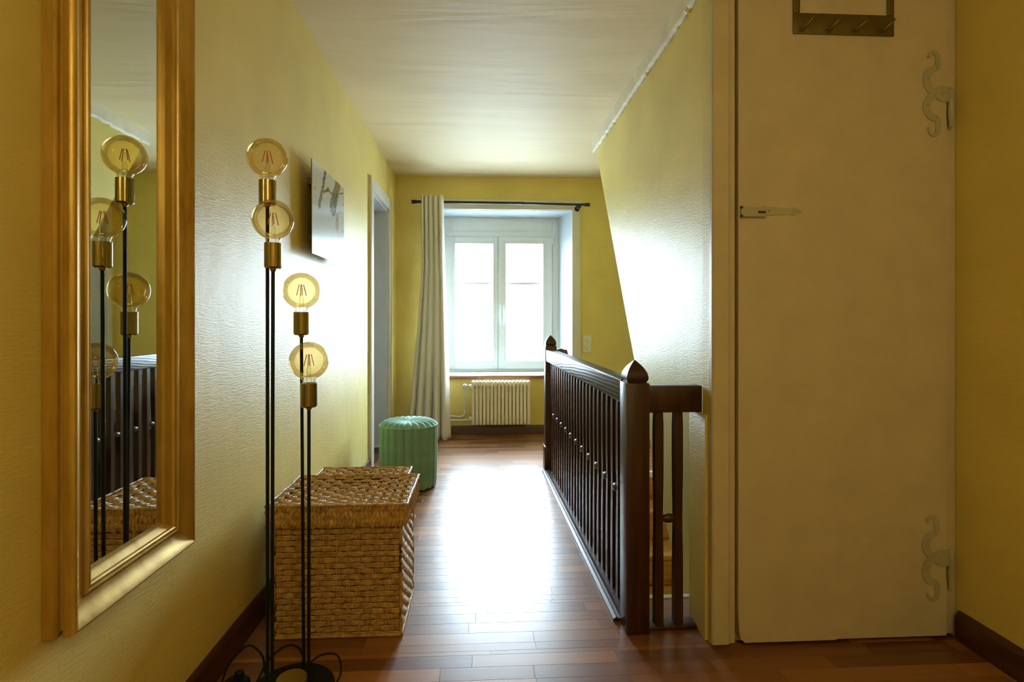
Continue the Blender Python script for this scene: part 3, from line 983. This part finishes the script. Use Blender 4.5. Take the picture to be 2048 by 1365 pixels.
def ink(u, v):
    r2 = random.Random(int(u * 4000) * 7919 + int(v * 4000))
    nz = 0.5 + 0.5 * math.sin(u * 61 + math.sin(v * 37) * 2.3) * math.sin(v * 53 + u * 17)
    base = [0.60, 0.62, 0.58]
    def mix(c, a):
        for i in range(3): base[i] = base[i] * (1 - a) + c[i] * a
    def stroke(a, b2, w0, w1, c, soft=0.012, al=1.0):
        d, t = seg_d(u, v, a, b2)
        w = w0 + (w1 - w0) * t
        m = (w - d + (nz - 0.5) * 0.02) / soft
        if m > 0: mix(c, min(1, m) * al * (0.75 + 0.25 * nz))
    stroke((0.37, 1.02), (0.30, 0.80), 0.035, 0.03, (0.06, 0.06, 0.05))
    stroke((0.30, 0.80), (0.19, 0.56), 0.03, 0.045, (0.16, 0.13, 0.08))
    stroke((0.03, 0.78), (0.08, 0.70), 0.008, 0.012, (0.12, 0.12, 0.11))
    stroke((0.80, 1.03), (0.60, 0.64), 0.085, 0.105, (0.11, 0.11, 0.075), 0.02)
    stroke((0.84, 1.02), (0.80, 0.92), 0.035, 0.02, (0.42, 0.13, 0.03))
    stroke((0.32, 0.74), (0.44, 0.81), 0.022, 0.028, (0.09, 0.08, 0.07))
    stroke((0.44, 0.81), (0.58, 0.80), 0.028, 0.018, (0.09, 0.08, 0.07))
    stroke((0.58, 0.80), (0.98, 0.93), 0.018, 0.012, (0.10, 0.10, 0.06))
    stroke((0.93, 0.95), (0.99, 0.83), 0.008, 0.010, (0.45, 0.16, 0.05))
    stroke((0.93, 0.80), (0.98, 0.78), 0.012, 0.010, (0.18, 0.18, 0.2))
    stroke((0.64, 0.58), (0.66, 0.54), 0.006, 0.006, (0.06, 0.04, 0.03))
    stroke((0.75, 0.57), (0.74, 0.46), 0.062, 0.07, (0.46, 0.21, 0.08), 0.02)
    stroke((0.74, 0.46), (0.76, 0.36), 0.065, 0.02, (0.50, 0.26, 0.13), 0.03, 0.8)
    stroke((0.73, 0.53), (0.735, 0.52), 0.008, 0.008, (0.05, 0.03, 0.02))
    stroke((0.84, 0.66), (0.845, 0.65), 0.012, 0.012, (0.10, 0.10, 0.11))
    stroke((0.98, 0.50), (0.95, 0.42), 0.006, 0.012, (0.25, 0.25, 0.24))
    return base
NU, NV = 150, 120
me = bpy.data.meshes.new('printed_face')
vs = [(0.0500, -pw_ / 2 + pw_ * i / NU, ph_ * j / NV) for j in range(NV + 1) for i in range(NU + 1)]
fs = [(j * (NU + 1) + i, j * (NU + 1) + i + 1, (j + 1) * (NU + 1) + i + 1, (j + 1) * (NU + 1) + i) for j in range(NV) for i in range(NU)]
me.from_pydata(vs, [], fs)
ca = me.color_attributes.new('ink', 'FLOAT_COLOR', 'POINT')
k = 0
for j in range(NV + 1):
    for i in range(NU + 1):
        ca.data[k].color = (*ink(i / NU, j / NV), 1); k += 1
me.materials.append(M_print)
share('printed_face', me, pr)

# ------------------------------------------------------------------ floor lamp with four globe bulbs
LC = (-0.535, 1.552)
lp = thing('floor_lamp', 'black four-stem floor lamp with brass sockets and amber globe bulbs', 'floor lamp', (LC[0], LC[1], 0))
bm = B(); lathe(bm, [(0.112, 0.0), (0.116, 0.003), (0.116, 0.013), (0.112, 0.018), (0.04, 0.020)], 56, (0, 0.022, 0)); obj('base', bm, M_black, lp, angle=0.5)
bm = B(); lathe(bm, [(0.041, 0.020), (0.041, 0.043), (0.039, 0.046), (0.001, 0.046)], 40, (0, 0.022, 0)); obj('base_cap', bm, M_brass_cap, lp, angle=0.5)
stems = [((-0.582, 1.525), (-0.5815, 1.523), 1.489), ((-0.5545, 1.4835), (-0.5514, 1.4818), 1.314), ((-0.518, 1.627), (-0.526, 1.6306), 1.1345), ((-0.483, 1.560), (-0.482, 1.558), 0.936)]
RB = 0.0525
for (b0, b1, zc) in stems:
    x0, y0 = b0[0] - LC[0], b0[1] - LC[1]
    x1, y1 = b1[0] - LC[0], b1[1] - LC[1]
    zs = zc - 0.062          # socket top
    bm = B(); tube(bm, [(x0, y0, 0.017), (x1, y1, zs - 0.064)], 0.0047, 12); stem = obj('stem', bm, M_black, lp)
    bm = B(); lathe(bm, [(0.005, -0.075), (0.008, -0.070), (0.008, -0.067), (0.018, -0.067), (0.0218, -0.063), (0.0218, 0.0), (0.0205, 0.0), (0.0195, -0.006)], 36, (x1, y1, zs), cap_top=False)
    sk = obj('lamp_socket', bm, M_brass, lp, angle=0.5)
    # bulb: clear neck + amber globe + glass stem + filaments
    bm = B()
    pr_ = []
    for i in range(25):
        a = -PI / 2 + 0.42 + (PI - 0.421) * i / 24
        pr_.append((max(0.0004, RB * math.cos(a)), RB * math.sin(a)))
    lathe(bm, pr_, 40, (x1, y1, zc), cap_bottom=False, cap_top=False)
    bulb = obj('bulb', bm, M_amber, lp, angle=3)
    bm = B()
    r0 = pr_[0]
    lathe(bm, [(0.0165, -0.066), (0.0172, -0.058), (0.0182, -0.0535), (r0[0], r0[1])], 32, (x1, y1, zc), cap_bottom=False, cap_top=False)
    obj('bulb_neck', bm, M_clear, bulb, angle=3)
    bm = B()
    lathe(bm, [(0.009, -0.064), (0.0065, -0.045), (0.0055, -0.022), (0.004, -0.016), (0.0012, -0.014), (0.0012, 0.012), (0.003, 0.014), (0.0005, 0.016)], 14, (x1, y1, zc))
    obj('glass_mount', bm, M_clear, bulb, angle=1.0)
    for q in range(4):
        a = q * PI / 2 + 0.5
        bm = B(); tube(bm, [(x1 + 0.0135 * math.cos(a), y1 + 0.0135 * math.sin(a), zc - 0.014), (x1 + 0.006 * math.cos(a), y1 + 0.006 * math.sin(a), zc + 0.018)], 0.0011, 8)
        obj('filament', bm, M_fil, bulb)
# cable with foot switch (children of the lamp)
def lpt(p): return (p[0] - LC[0], p[1] - LC[1], p[2])
bm = B()
tube(bm, smooth_path([lpt(p) for p in ((-0.60, 1.63, 0.010), (-0.635, 1.65, 0.012), (-0.665, 1.70, 0.035), (-0.715, 1.72, 0.055), (-0.745, 1.66, 0.035), (-0.735, 1.58, 0.008), (-0.71, 1.50, 0.005), (-0.72, 1.38, 0.004))], 8), 0.0032, 8)
cable = obj('cable', bm, M_black, lp)
bm = B()
tube(bm, smooth_path([lpt(p) for p in ((-0.64, 1.60, 0.020), (-0.63, 1.66, 0.045), (-0.60, 1.71, 0.055), (-0.565, 1.72, 0.045), (-0.54, 1.705, 0.012))], 8), 0.0032, 8)
obj('cable', bm, M_black, lp)
bm = B()
tube(bm, smooth_path([lpt(p) for p in ((-0.53, 1.69, 0.006), (-0.49, 1.70, 0.030), (-0.44, 1.69, 0.035), (-0.415, 1.64, 0.018), (-0.42, 1.59, 0.006), (-0.425, 1.57, 0.005))], 8), 0.0026, 8)
obj('cable', bm, M_black, lp)
bm = B(); lathe(bm, [(0.036, 0.0), (0.038, 0.006), (0.036, 0.018), (0.028, 0.024), (0.002, 0.025)], 28, lpt((-0.700, 1.605, 0.0))); fs_ = obj('foot_switch', bm, M_black, lp)
bm = B(); lathe(bm, [(0.0125, 0.022), (0.0125, 0.038), (0.010, 0.041), (0.001, 0.042)], 20, lpt((-0.697, 1.618, 0.0))); obj('switch_button', bm, M_black, fs_)

# ------------------------------------------------------------------ seagrass baskets
def stitch(bm, c, du, dv, dn, L, Wd, T, lift=0.0):
    """pillow-shaped rope stitch: length L along du, width Wd along dv, thickness T along dn (all unit vectors)."""
    c = Vector(c)
    nl, nw = 4, 4
    rows = []
    for i in range(nl + 1):
        s = -1 + 2 * i / nl
        e = math.sqrt(max(0.0, 1 - abs(s) ** 2.6)) 
        row = []
        for j in range(nw + 1):
            a = PI * j / nw
            row.append(bm.verts.new(c + du * (s * L / 2) + dv * (math.cos(a) * Wd / 2 * (0.72 + 0.28 * e)) + dn * (math.sin(a) * T * e + lift)))
        rows.append(row)
    for i in range(nl):
        for j in range(nw):
            bm.faces.new((rows[i][j], rows[i + 1][j], rows[i + 1][j + 1], rows[i][j + 1]))

def weave(bm, origin, du, dv, dn, nu, nv, su, sv, surf=None, rnd=None, big=1.0):
    """alternating over-under stitches covering nu x nv cells of size su x sv"""
    for i in range(nu):
        for j in range(nv):
            p = origin + du * (su * (i + 0.5)) + dv * (sv * (j + 0.5))
            if surf: p = p + dn * surf((i + 0.5) / nu, (j + 0.5) / nv)
            jit = rnd.uniform(-0.12, 0.12)
            if (i + j) % 2 == 0:      # band lying on top: parallel cords bulging out
                L = su * 1.50
                if i == 0: p = p + du * su * 0.20; L = su * 1.12
                elif i == nu - 1: p = p - du * su * 0.20; L = su * 1.12
                T = 0.0062 * big * rnd.uniform(0.85, 1.15)
                for q in (-1, 0, 1):
                    a = (du + dv * (jit * 0.3 + rnd.uniform(-0.05, 0.05))).normalized()
                    stitch(bm, p + dv * (q * sv * 0.27), a, dv, dn, L * rnd.uniform(0.94, 1.04), sv * 0.36, T * (1.0 if q == 0 else 0.82))
            else:                      # uprights showing sunken between the bands
                for q in (-1, 0, 1):
                    a = (dv + du * (jit * 0.2)).normalized()
                    stitch(bm, p + du * (q * su * 0.17), a, du, dn, sv * 0.98, su * 0.16, 0.0030 * big * rnd.uniform(0.8, 1.2))

def basket(name, label, loc, bw, bd, bh, lw, ld, lh, skirt, sag, seed, nuf, nus, nvv):
    rnd = random.Random(seed)
    X, Y, Z = Vector((1, 0, 0)), Vector((0, 1, 0)), Vector((0, 0, 1))
    bk = thing(name, label, 'basket', loc, 0, 'lidded seagrass baskets')
    bm = B(); box(bm, -bw / 2 + 0.004, bw / 2 - 0.004, -bd / 2 + 0.004, bd / 2 - 0.004, 0.0, bh - 0.01)
    body = obj('body', bm, M_wickdark, bk, flat=True)
    def edge_ropes(bm, pts, r):
        tube(bm, pts, r, 7)
    sides = (
        (Vector((-bw / 2, -bd / 2, 0)), X, Z, -Y, nuf, bw), (Vector((bw / 2, -bd / 2, 0)), Y, Z, X, nus, bd),
        (Vector((bw / 2, bd / 2, 0)), -X, Z, Y, nuf, bw), (Vector((-bw / 2, bd / 2, 0)), -Y, Z, -X, nus, bd))
    for (o0, du, dv, dn, nu, wd) in sides:
        bm = B()
        weave(bm, o0 + dn * -0.003, du, dv, dn, nu, nvv, wd / nu, (bh - 0.012) / nvv, None, rnd)
        s = obj('woven_side', bm, M_wick, body, angle=1.0); s['kind'] = 'stuff'
    bm = B()
    for (sx, sy) in ((-1, -1), (1, -1), (1, 1), (-1, 1)):
        p = [(sx * (bw / 2 - 0.002) + rnd.uniform(-.001, .001), sy * (bd / 2 - 0.002), bh * t / 14) for t in range(15)]
        p[0] = (p[0][0], p[0][1], 0.004)
        edge_ropes(bm, p, 0.006)
    rim = [(-bw / 2, -bd / 2, 0.007), (bw / 2, -bd / 2, 0.007), (bw / 2, bd / 2, 0.007), (-bw / 2, bd / 2, 0.007)]
    for a, b2 in zip(rim, rim[1:] + rim[:1]): edge_ropes(bm, [a, b2], 0.006)
    obj('edge_rope', bm, M_wick, body, angle=1.0)
    # lid: sagging woven top, wrapped skirt
    def sg(u, v):
        return -sag * (math.sin(PI * u) ** 0.8) * (math.sin(PI * v) ** 0.7)
    bm = B()
    N = 14
    grid = [[bm.verts.new((-lw / 2 + lw * i / N, -ld / 2 + ld * j / N, lh - 0.006 + sg(i / N, j / N))) for j in range(N + 1)] for i in range(N + 1)]
    for i in range(N):
        for j in range(N):
            bm.faces.new((grid[i][j], grid[i + 1][j], grid[i + 1][j + 1], grid[i][j + 1]))
    lid = obj('lid', bm, M_wickdark, bk, angle=2)
    bm = B()
    nu, nv = max(8, round(lw / 0.034)), max(8, round(ld / 0.026))
    weave(bm, Vector((-lw / 2, -ld / 2, lh - 0.005)), X, Y, Z, nu, nv, lw / nu, ld / nv, sg, rnd, 1.35)
    s = obj('woven_top', bm, M_wick, lid, angle=1.0); s['kind'] = 'stuff'
    bm = B()
    z0, z1 = lh - skirt, lh - 0.004
    for (o0, du, dn, wd) in ((Vector((-lw / 2, -ld / 2, 0)), X, -Y, lw), (Vector((lw / 2, -ld / 2, 0)), Y, X, ld), (Vector((lw / 2, ld / 2, 0)), -X, Y, lw), (Vector((-lw / 2, ld / 2, 0)), -Y, -X, ld)):
        box_pts = [o0 + dn * -0.004, o0 + du * wd + dn * -0.004]
        v = [bm.verts.new(box_pts[0] + Z * z0), bm.verts.new(box_pts[1] + Z * z0), bm.verts.new(box_pts[1] + Z * z1), bm.verts.new(box_pts[0] + Z * z1)]
        bm.faces.new(v)
        m = round(wd / 0.0125)
        for i in range(m):
            u = wd * (i + 0.5) / m
            for (zz, ln, tk, tilt) in ((z1 - 0.012, 0.030, 0.007, 0.35), ((z0 + z1) / 2 - 0.002, 0.036, 0.0075, -0.35 if i % 4 < 2 else 0.35), (z0 + 0.012, 0.032, 0.008, 0.3)):
                a = (Z + du * (tilt + rnd.uniform(-0.2, 0.2))).normalized()
                pp = o0 + du * u + dn * -0.004 + Z * (zz + rnd.uniform(-0.003, 0.003))
                stitch(bm, pp, a, du, dn, ln * rnd.uniform(0.9, 1.2), 0.0125 * rnd.uniform(0.9, 1.25), tk * rnd.uniform(0.7, 1.2))
        # loose fibres under the skirt
        for q in range(int(wd / 0.03)):
            u = rnd.uniform(0.01, wd - 0.01)
            p0 = o0 + du * u + dn * 0.002 + Z * (z0 + 0.006)
            p1 = p0 + du * rnd.uniform(-0.012, 0.012) + dn * 0.003 - Z * rnd.uniform(0.006, 0.016)
            tube(bm, [p0, p1], 0.0009, 4)
    s = obj('woven_skirt', bm, M_wick, lid, angle=1.0); s['kind'] = 'stuff'
    # rope around the lid rim
    bm = B()
    for a, b2 in zip(range(4), (1, 2, 3, 0)):
        cs = [(-lw / 2, -ld / 2), (lw / 2, -ld / 2), (lw / 2, ld / 2), (-lw / 2, ld / 2)]
        pts = []
        for t in range(25):
            f = t / 24
            pts.append((cs[a][0] + (cs[b2][0] - cs[a][0]) * f + rnd.uniform(-.0012, .0012), cs[a][1] + (cs[b2][1] - cs[a][1]) * f + rnd.uniform(-.0012, .0012), lh - 0.004 + rnd.uniform(-.0015, .0015)))
        tube(bm, pts, 0.005, 7)
    obj('rim_rope', bm, M_wick, lid, angle=1.0)
    return bk
basket('storage_basket', 'large brown woven seagrass basket with sagging lid beside the floor lamp', (-0.476, 1.995, 0), 0.415, 0.31, 0.43, 0.455, 0.345, 0.448, 0.075, 0.022, 3, 13, 10, 22)
basket('storage_basket', 'smaller woven seagrass basket mostly hidden behind the larger one', (-0.515, 2.352, 0), 0.355, 0.27, 0.365, 0.39, 0.305, 0.388, 0.065, 0.012, 5, 11, 8, 19)
bpy.data.objects['storage_basket']

# ------------------------------------------------------------------ green channel-tufted stool
stl = thing('pouf_stool', 'round sage green velvet stool with vertical channels by the left doorway', 'stool', (-0.468, 3.515, 0))
NCH, RS, HS = 22, 0.182, 0.418
bm = B(); lathe(bm, [(RS * 0.93, 0.0), (RS * 0.93, 0.012)], 40); obj('base', bm, M_black, stl)
da = 2 * PI / NCH
bm = B()
nz, na = 10, 8
rows = []
for i in range(nz + 1):
    t = i / nz
    z = 0.008 + (HS - 0.030 - 0.008) * t
    rb = RS * (0.965 + 0.035 * math.sin(PI * min(1, t * 1.1) / 2))
    if i == 0: rb *= 0.985
    row = []
    for j in range(na + 1):
        a = -da / 2 + da * j / na
        r = rb * (1 - 0.05 * (abs(2 * j / na - 1) ** 2.2))
        row.append(bm.verts.new((r * math.cos(a), r * math.sin(a), z)))
    rows.append(row)
for i in range(nz):
    for j in range(na):
        bm.faces.new((rows[i][j], rows[i][j + 1], rows[i + 1][j + 1], rows[i + 1][j]))
ch_me = mesh_from('channel', bm, M_velvet, 3)
bm = B()
nr = 9
rows = []
for i in range(nr + 1):
    t = i / nr
    r0 = 0.004 + (RS * 1.0 - 0.004) * t
    # domed top with rolled edge
    z = HS - 0.012 + 0.014 * math.sin(PI * min(1.0, t * 1.06)) if t < 0.9 else HS - 0.012 + 0.014 * math.sin(PI * 0.954) 
    z = HS - 0.010 + 0.012 * math.sin(PI * t * 0.95)
    if t > 0.93: z = HS - 0.030
    if 0.85 < t <= 0.93: z = HS - 0.010
    row = []
    for j in range(na + 1):
        a = -da / 2 + da * j / na
        e = abs(2 * j / na - 1)
        rr = r0 * (1 - 0.05 * e ** 2.2 * t)
        row.append(bm.verts.new((rr * math.cos(a), rr * math.sin(a), z - 0.010 * t * e ** 2 if t < 0.95 else z)))
    rows.append(row)
for i in range(nr):
    for j in range(na):
        bm.faces.new((rows[i][j], rows[i][j + 1], rows[i + 1][j + 1], rows[i + 1][j]))
pl_me = mesh_from('pleat', bm, M_velvet, 3)
for k in range(NCH):
    share('channel', ch_me, stl, (0, 0, 0), (0, 0, k * da))
    share('pleat', pl_me, stl, (0, 0, 0), (0, 0, k * da))
bm = B()
tube(bm, [(RS * 0.995 * math.cos(2 * PI * k / 72), RS * 0.995 * math.sin(2 * PI * k / 72), HS - 0.030) for k in range(73)], 0.0028, 6, cap=False)
obj('piping', bm, M_velvet, stl, angle=2)

# ------------------------------------------------------------------ curtain rod and curtain
YR, ZR = 4.935, 2.098
rod = thing('curtain_rod', 'black metal curtain rod mounted above the window', 'curtain rod', (0.17, YR, ZR))
bm = B(); tube(bm, [(-0.765, 0, 0.004), (0.20, 0, 0.0)], 0.0125, 14); tube(bm, [(0.20, 0, 0.0), (0.765, 0, -0.006)], 0.0105, 14); obj('rod', bm, M_rod, rod)
for s, z in ((-1, 0.004), (1, -0.006)):
    bm = B(); tube(bm, [(s * 0.755, 0, z), (s * 0.80, 0, z)], 0.0165, 16); obj('end_cap', bm, M_rod, rod)
for bx_ in (0.70, -0.625):
    bm = B()
    tube(bm, [(bx_, 0.0, -0.026), (bx_, YB - YR, -0.026)], 0.008, 10)
    lathe(bm, [(0.024, YB - YR - 0.022), (0.024, YB - YR - 0.021)], 20, (bx_, 0, -0.026), axis='y')
    lathe(bm, [(0.021, -0.006), (0.021, 0.010)], 20, (bx_, 0, -0.020), axis='y')
    obj('bracket', bm, M_rod, rod)

cu = thing('curtain', 'cream grommet curtain drawn to the left of the window', 'curtain', (-0.40, YR, 0.0))
# plan of folds: points (x, y offset) at the top; flares towards the floor
NS, NZ = 180, 44
ztop_c, zbot = 2.142, 0.012
bm = B()
rows = []
FOLDS = 4.5
for j in range(NZ + 1):
    t = j / NZ                       # 0 top .. 1 bottom
    z = ztop_c + (zbot - ztop_c) * t
    fl = max(0.0, (t - 0.28) / 0.72)
    xl = -0.140 - 0.115 * (fl ** 1.15)
    xr = 0.055 + 0.045 * t ** 1.2 + 0.025 * fl
    amp = 0.046 + 0.016 * fl
    row = []
    for i in range(NS + 1):
        s = i / NS
        x = xl + (xr - xl) * s
        ph = (s ** 0.85) * 5.0 * PI
        wob = 0.18 * math.sin(3 * t + s * 4)
        cr_ = abs(math.sin(ph + wob * min(1, s * 6)))
        yy = -amp * (1.75 * cr_ ** 0.75 - 0.9) * (0.85 + 0.15 * math.sin(s * 9 + 1 + t))
        if s > 0.86:                # last panel swings back towards the wall
            yy += (s - 0.86) / 0.14 * 0.035 * min(1.0, t * 2.5)
        sh = -0.064 * max(0.0, 1 - t * 2.5) 
        yy = yy * (0.80 + 0.2 * min(1, t * 3)) + sh
        row.append(bm.verts.new((x, yy - 0.125 * fl ** 1.3 - 0.02 * t, z + (0.004 * math.sin(ph) if j == 0 else 0))))
    rows.append(row)
for j in range(NZ):
    for i in range(NS):
        bm.faces.new((rows[j][i], rows[j][i + 1], rows[j + 1][i + 1], rows[j + 1][i]))
cl = obj('cloth', bm, M_curtain, cu, angle=3)
sm = cl.modifiers.new('thick', 'SOLIDIFY'); sm.thickness = 0.003; sm.offset = 0
# visible grommet ring where the rod leaves the cloth
bm = B()
tube(bm, [(0.043 + 0.010 * math.sin(a * PI / 12) * 0.5, 0.024 * math.cos(a * PI / 12), ZR + 0.024 * math.sin(a * PI / 12) - 0.004) for a in range(25)], 0.0055, 8, cap=False)
obj('grommet', bm, M_rod, cu, angle=2)

# ------------------------------------------------------------------ radiator
rd = thing('radiator', 'cream column radiator under the window with white pipes', 'radiator', (0.164, 4.93, 0.0))
NF = 16
fw = 0.527 / NF
bm = B()
# one column: rounded front and back tubes joined by a web, pinched shoulders
w = fw * 0.44
def rrect(w, d, r, n=3):
    pts = []
    for (sx, sy, a0) in ((1, 1, 0), (-1, 1, PI / 2), (-1, -1, PI), (1, -1, 3 * PI / 2)):
        for k in range(n + 1):
            a = a0 + PI / 2 * k / n
            pts.append((sx * (w - r) + r * math.cos(a), sy * (d - r) + r * math.sin(a)))
    return pts
secs = [(0.112, 0.62, 0.75), (0.120, 0.98, 0.95), (0.135, 1.0, 1.0), (0.165, 0.80, 1.0), (0.20, 0.92, 1.0), (0.42, 0.92, 1.0), (0.455, 0.80, 1.0), (0.482, 1.0, 1.0), (0.497, 0.98, 0.95), (0.505, 0.6, 0.75)]
rings = []
for (z, kw, kd) in secs:
    rings.append([bm.verts.new((p[0], p[1], z)) for p in rrect(w * kw, 0.052 * kd, w * kw * 0.8)])
nn = len(rings[0])
for i in range(len(rings) - 1):
    for k in range(nn):
        bm.faces.new((rings[i][k], rings[i][(k + 1) % nn], rings[i + 1][(k + 1) % nn], rings[i + 1][k]))
bm.faces.new(rings[0][::-1]); bm.faces.new(rings[-1])
# narrow slot ribs near the ends, front side
for zz in (0.16, 0.445):
    box(bm, -w * 0.30, w * 0.30, -0.056, -0.050, zz - 0.035, zz + 0.035, 0.002)
col_me = mesh_from('column', bm, M_rad, 0.8)
for k in range(NF):
    share('column', col_me, rd, (-0.2635 + fw * (k + 0.5), 0, 0))
bm = B()
for zz in (0.165, 0.452): tube(bm, [(-0.285, 0, zz), (0.2635, 0, zz)], 0.019, 14)
obj('header', bm, M_rad, rd)
bm = B()
tube(bm, smooth_path([(-0.318, 0.0, 0.452), (-0.322, 0, 0.43), (-0.323, 0, 0.34), (-0.323, 0, 0.235), (-0.332, 0, 0.195), (-0.365, 0.03, 0.178), (-0.42, 0.05, 0.178), (-0.50, 0.06, 0.178)], 6), 0.0085, 12)
obj('pipe', bm, M_pipe, rd)
bm = B(); tube(bm, [(-0.315, 0, 0.150), (-0.42, 0.03, 0.145), (-0.50, 0.06, 0.142)], 0.0085, 12); obj('pipe', bm, M_pipe, rd)
bm = B(); lathe(bm, [(0.020, -0.035), (0.022, -0.030), (0.022, 0.012), (0.016, 0.02)], 20, (-0.322, 0, 0.455), axis='y')
lathe(bm, [(0.010, -0.0352), (0.010, -0.042), (0.006, -0.044)], 12, (-0.322, 0, 0.455), axis='y'); obj('valve', bm, M_pipe, rd)
bm = B(); tube(bm, [(-0.302, 0, 0.456), (-0.270, 0, 0.456)], 0.006, 10); lathe(bm, [(0.010, 0), (0.010, 0.010)], 6, (-0.302, 0, 0.456), axis='x'); obj('valve_stem', bm, M_chrome, rd)
bm = B()
for (xa, xb, r) in ((-0.330, -0.305, 0.013), (-0.305, -0.297, 0.010), (-0.297, -0.280, 0.0125)): tube(bm, [(xa, 0, 0.152), (xb, 0, 0.155)], r, 12)
obj('union_fitting', bm, M_pipe, rd)
for xx in (-0.15, 0.15):
    bm = B(); box(bm, xx - 0.012, xx + 0.012, 0.05, YB - 4.93, 0.43, 0.45); obj('wall_bracket', bm, M_rad, rd, flat=True)

# ------------------------------------------------------------------ double wall socket
sk = thing('wall_socket', 'ivory double power socket on the yellow wall right of the window', 'socket', (0.966, YB, 0.745))
bm = B(); box(bm, -0.039, 0.039, -0.010, -0.0005, 0, 0.158, 0.004, 3); obj('plate', bm, M_socket, sk)
for zc in (0.112, 0.046):
    bm = B(); lathe(bm, [(0.0215, -0.0098), (0.0215, -0.0115), (0.020, -0.0115), (0.020, -0.0103), (0.001, -0.0103)], 28, (0, 0, zc), axis='y'); rg = obj('socket_ring', bm, M_socket, sk, angle=0.5)
    bm = B(); box(bm, -0.006, 0.006, -0.0125, -0.0102, zc - 0.010, zc + 0.016, 0.001); obj('pin_guard', bm, M_socket, rg)
    for (hx, hz, r) in ((-0.0155, 0.001, 0.0028), (0.0155, 0.001, 0.0028), (0, -0.0135, 0.0036)):
        bm = B(); lathe(bm, [(r, -0.0101), (r, -0.0113)], 10, (hx, 0, zc + hz), axis='y'); obj('pin_hole', bm, M_hole, rg)
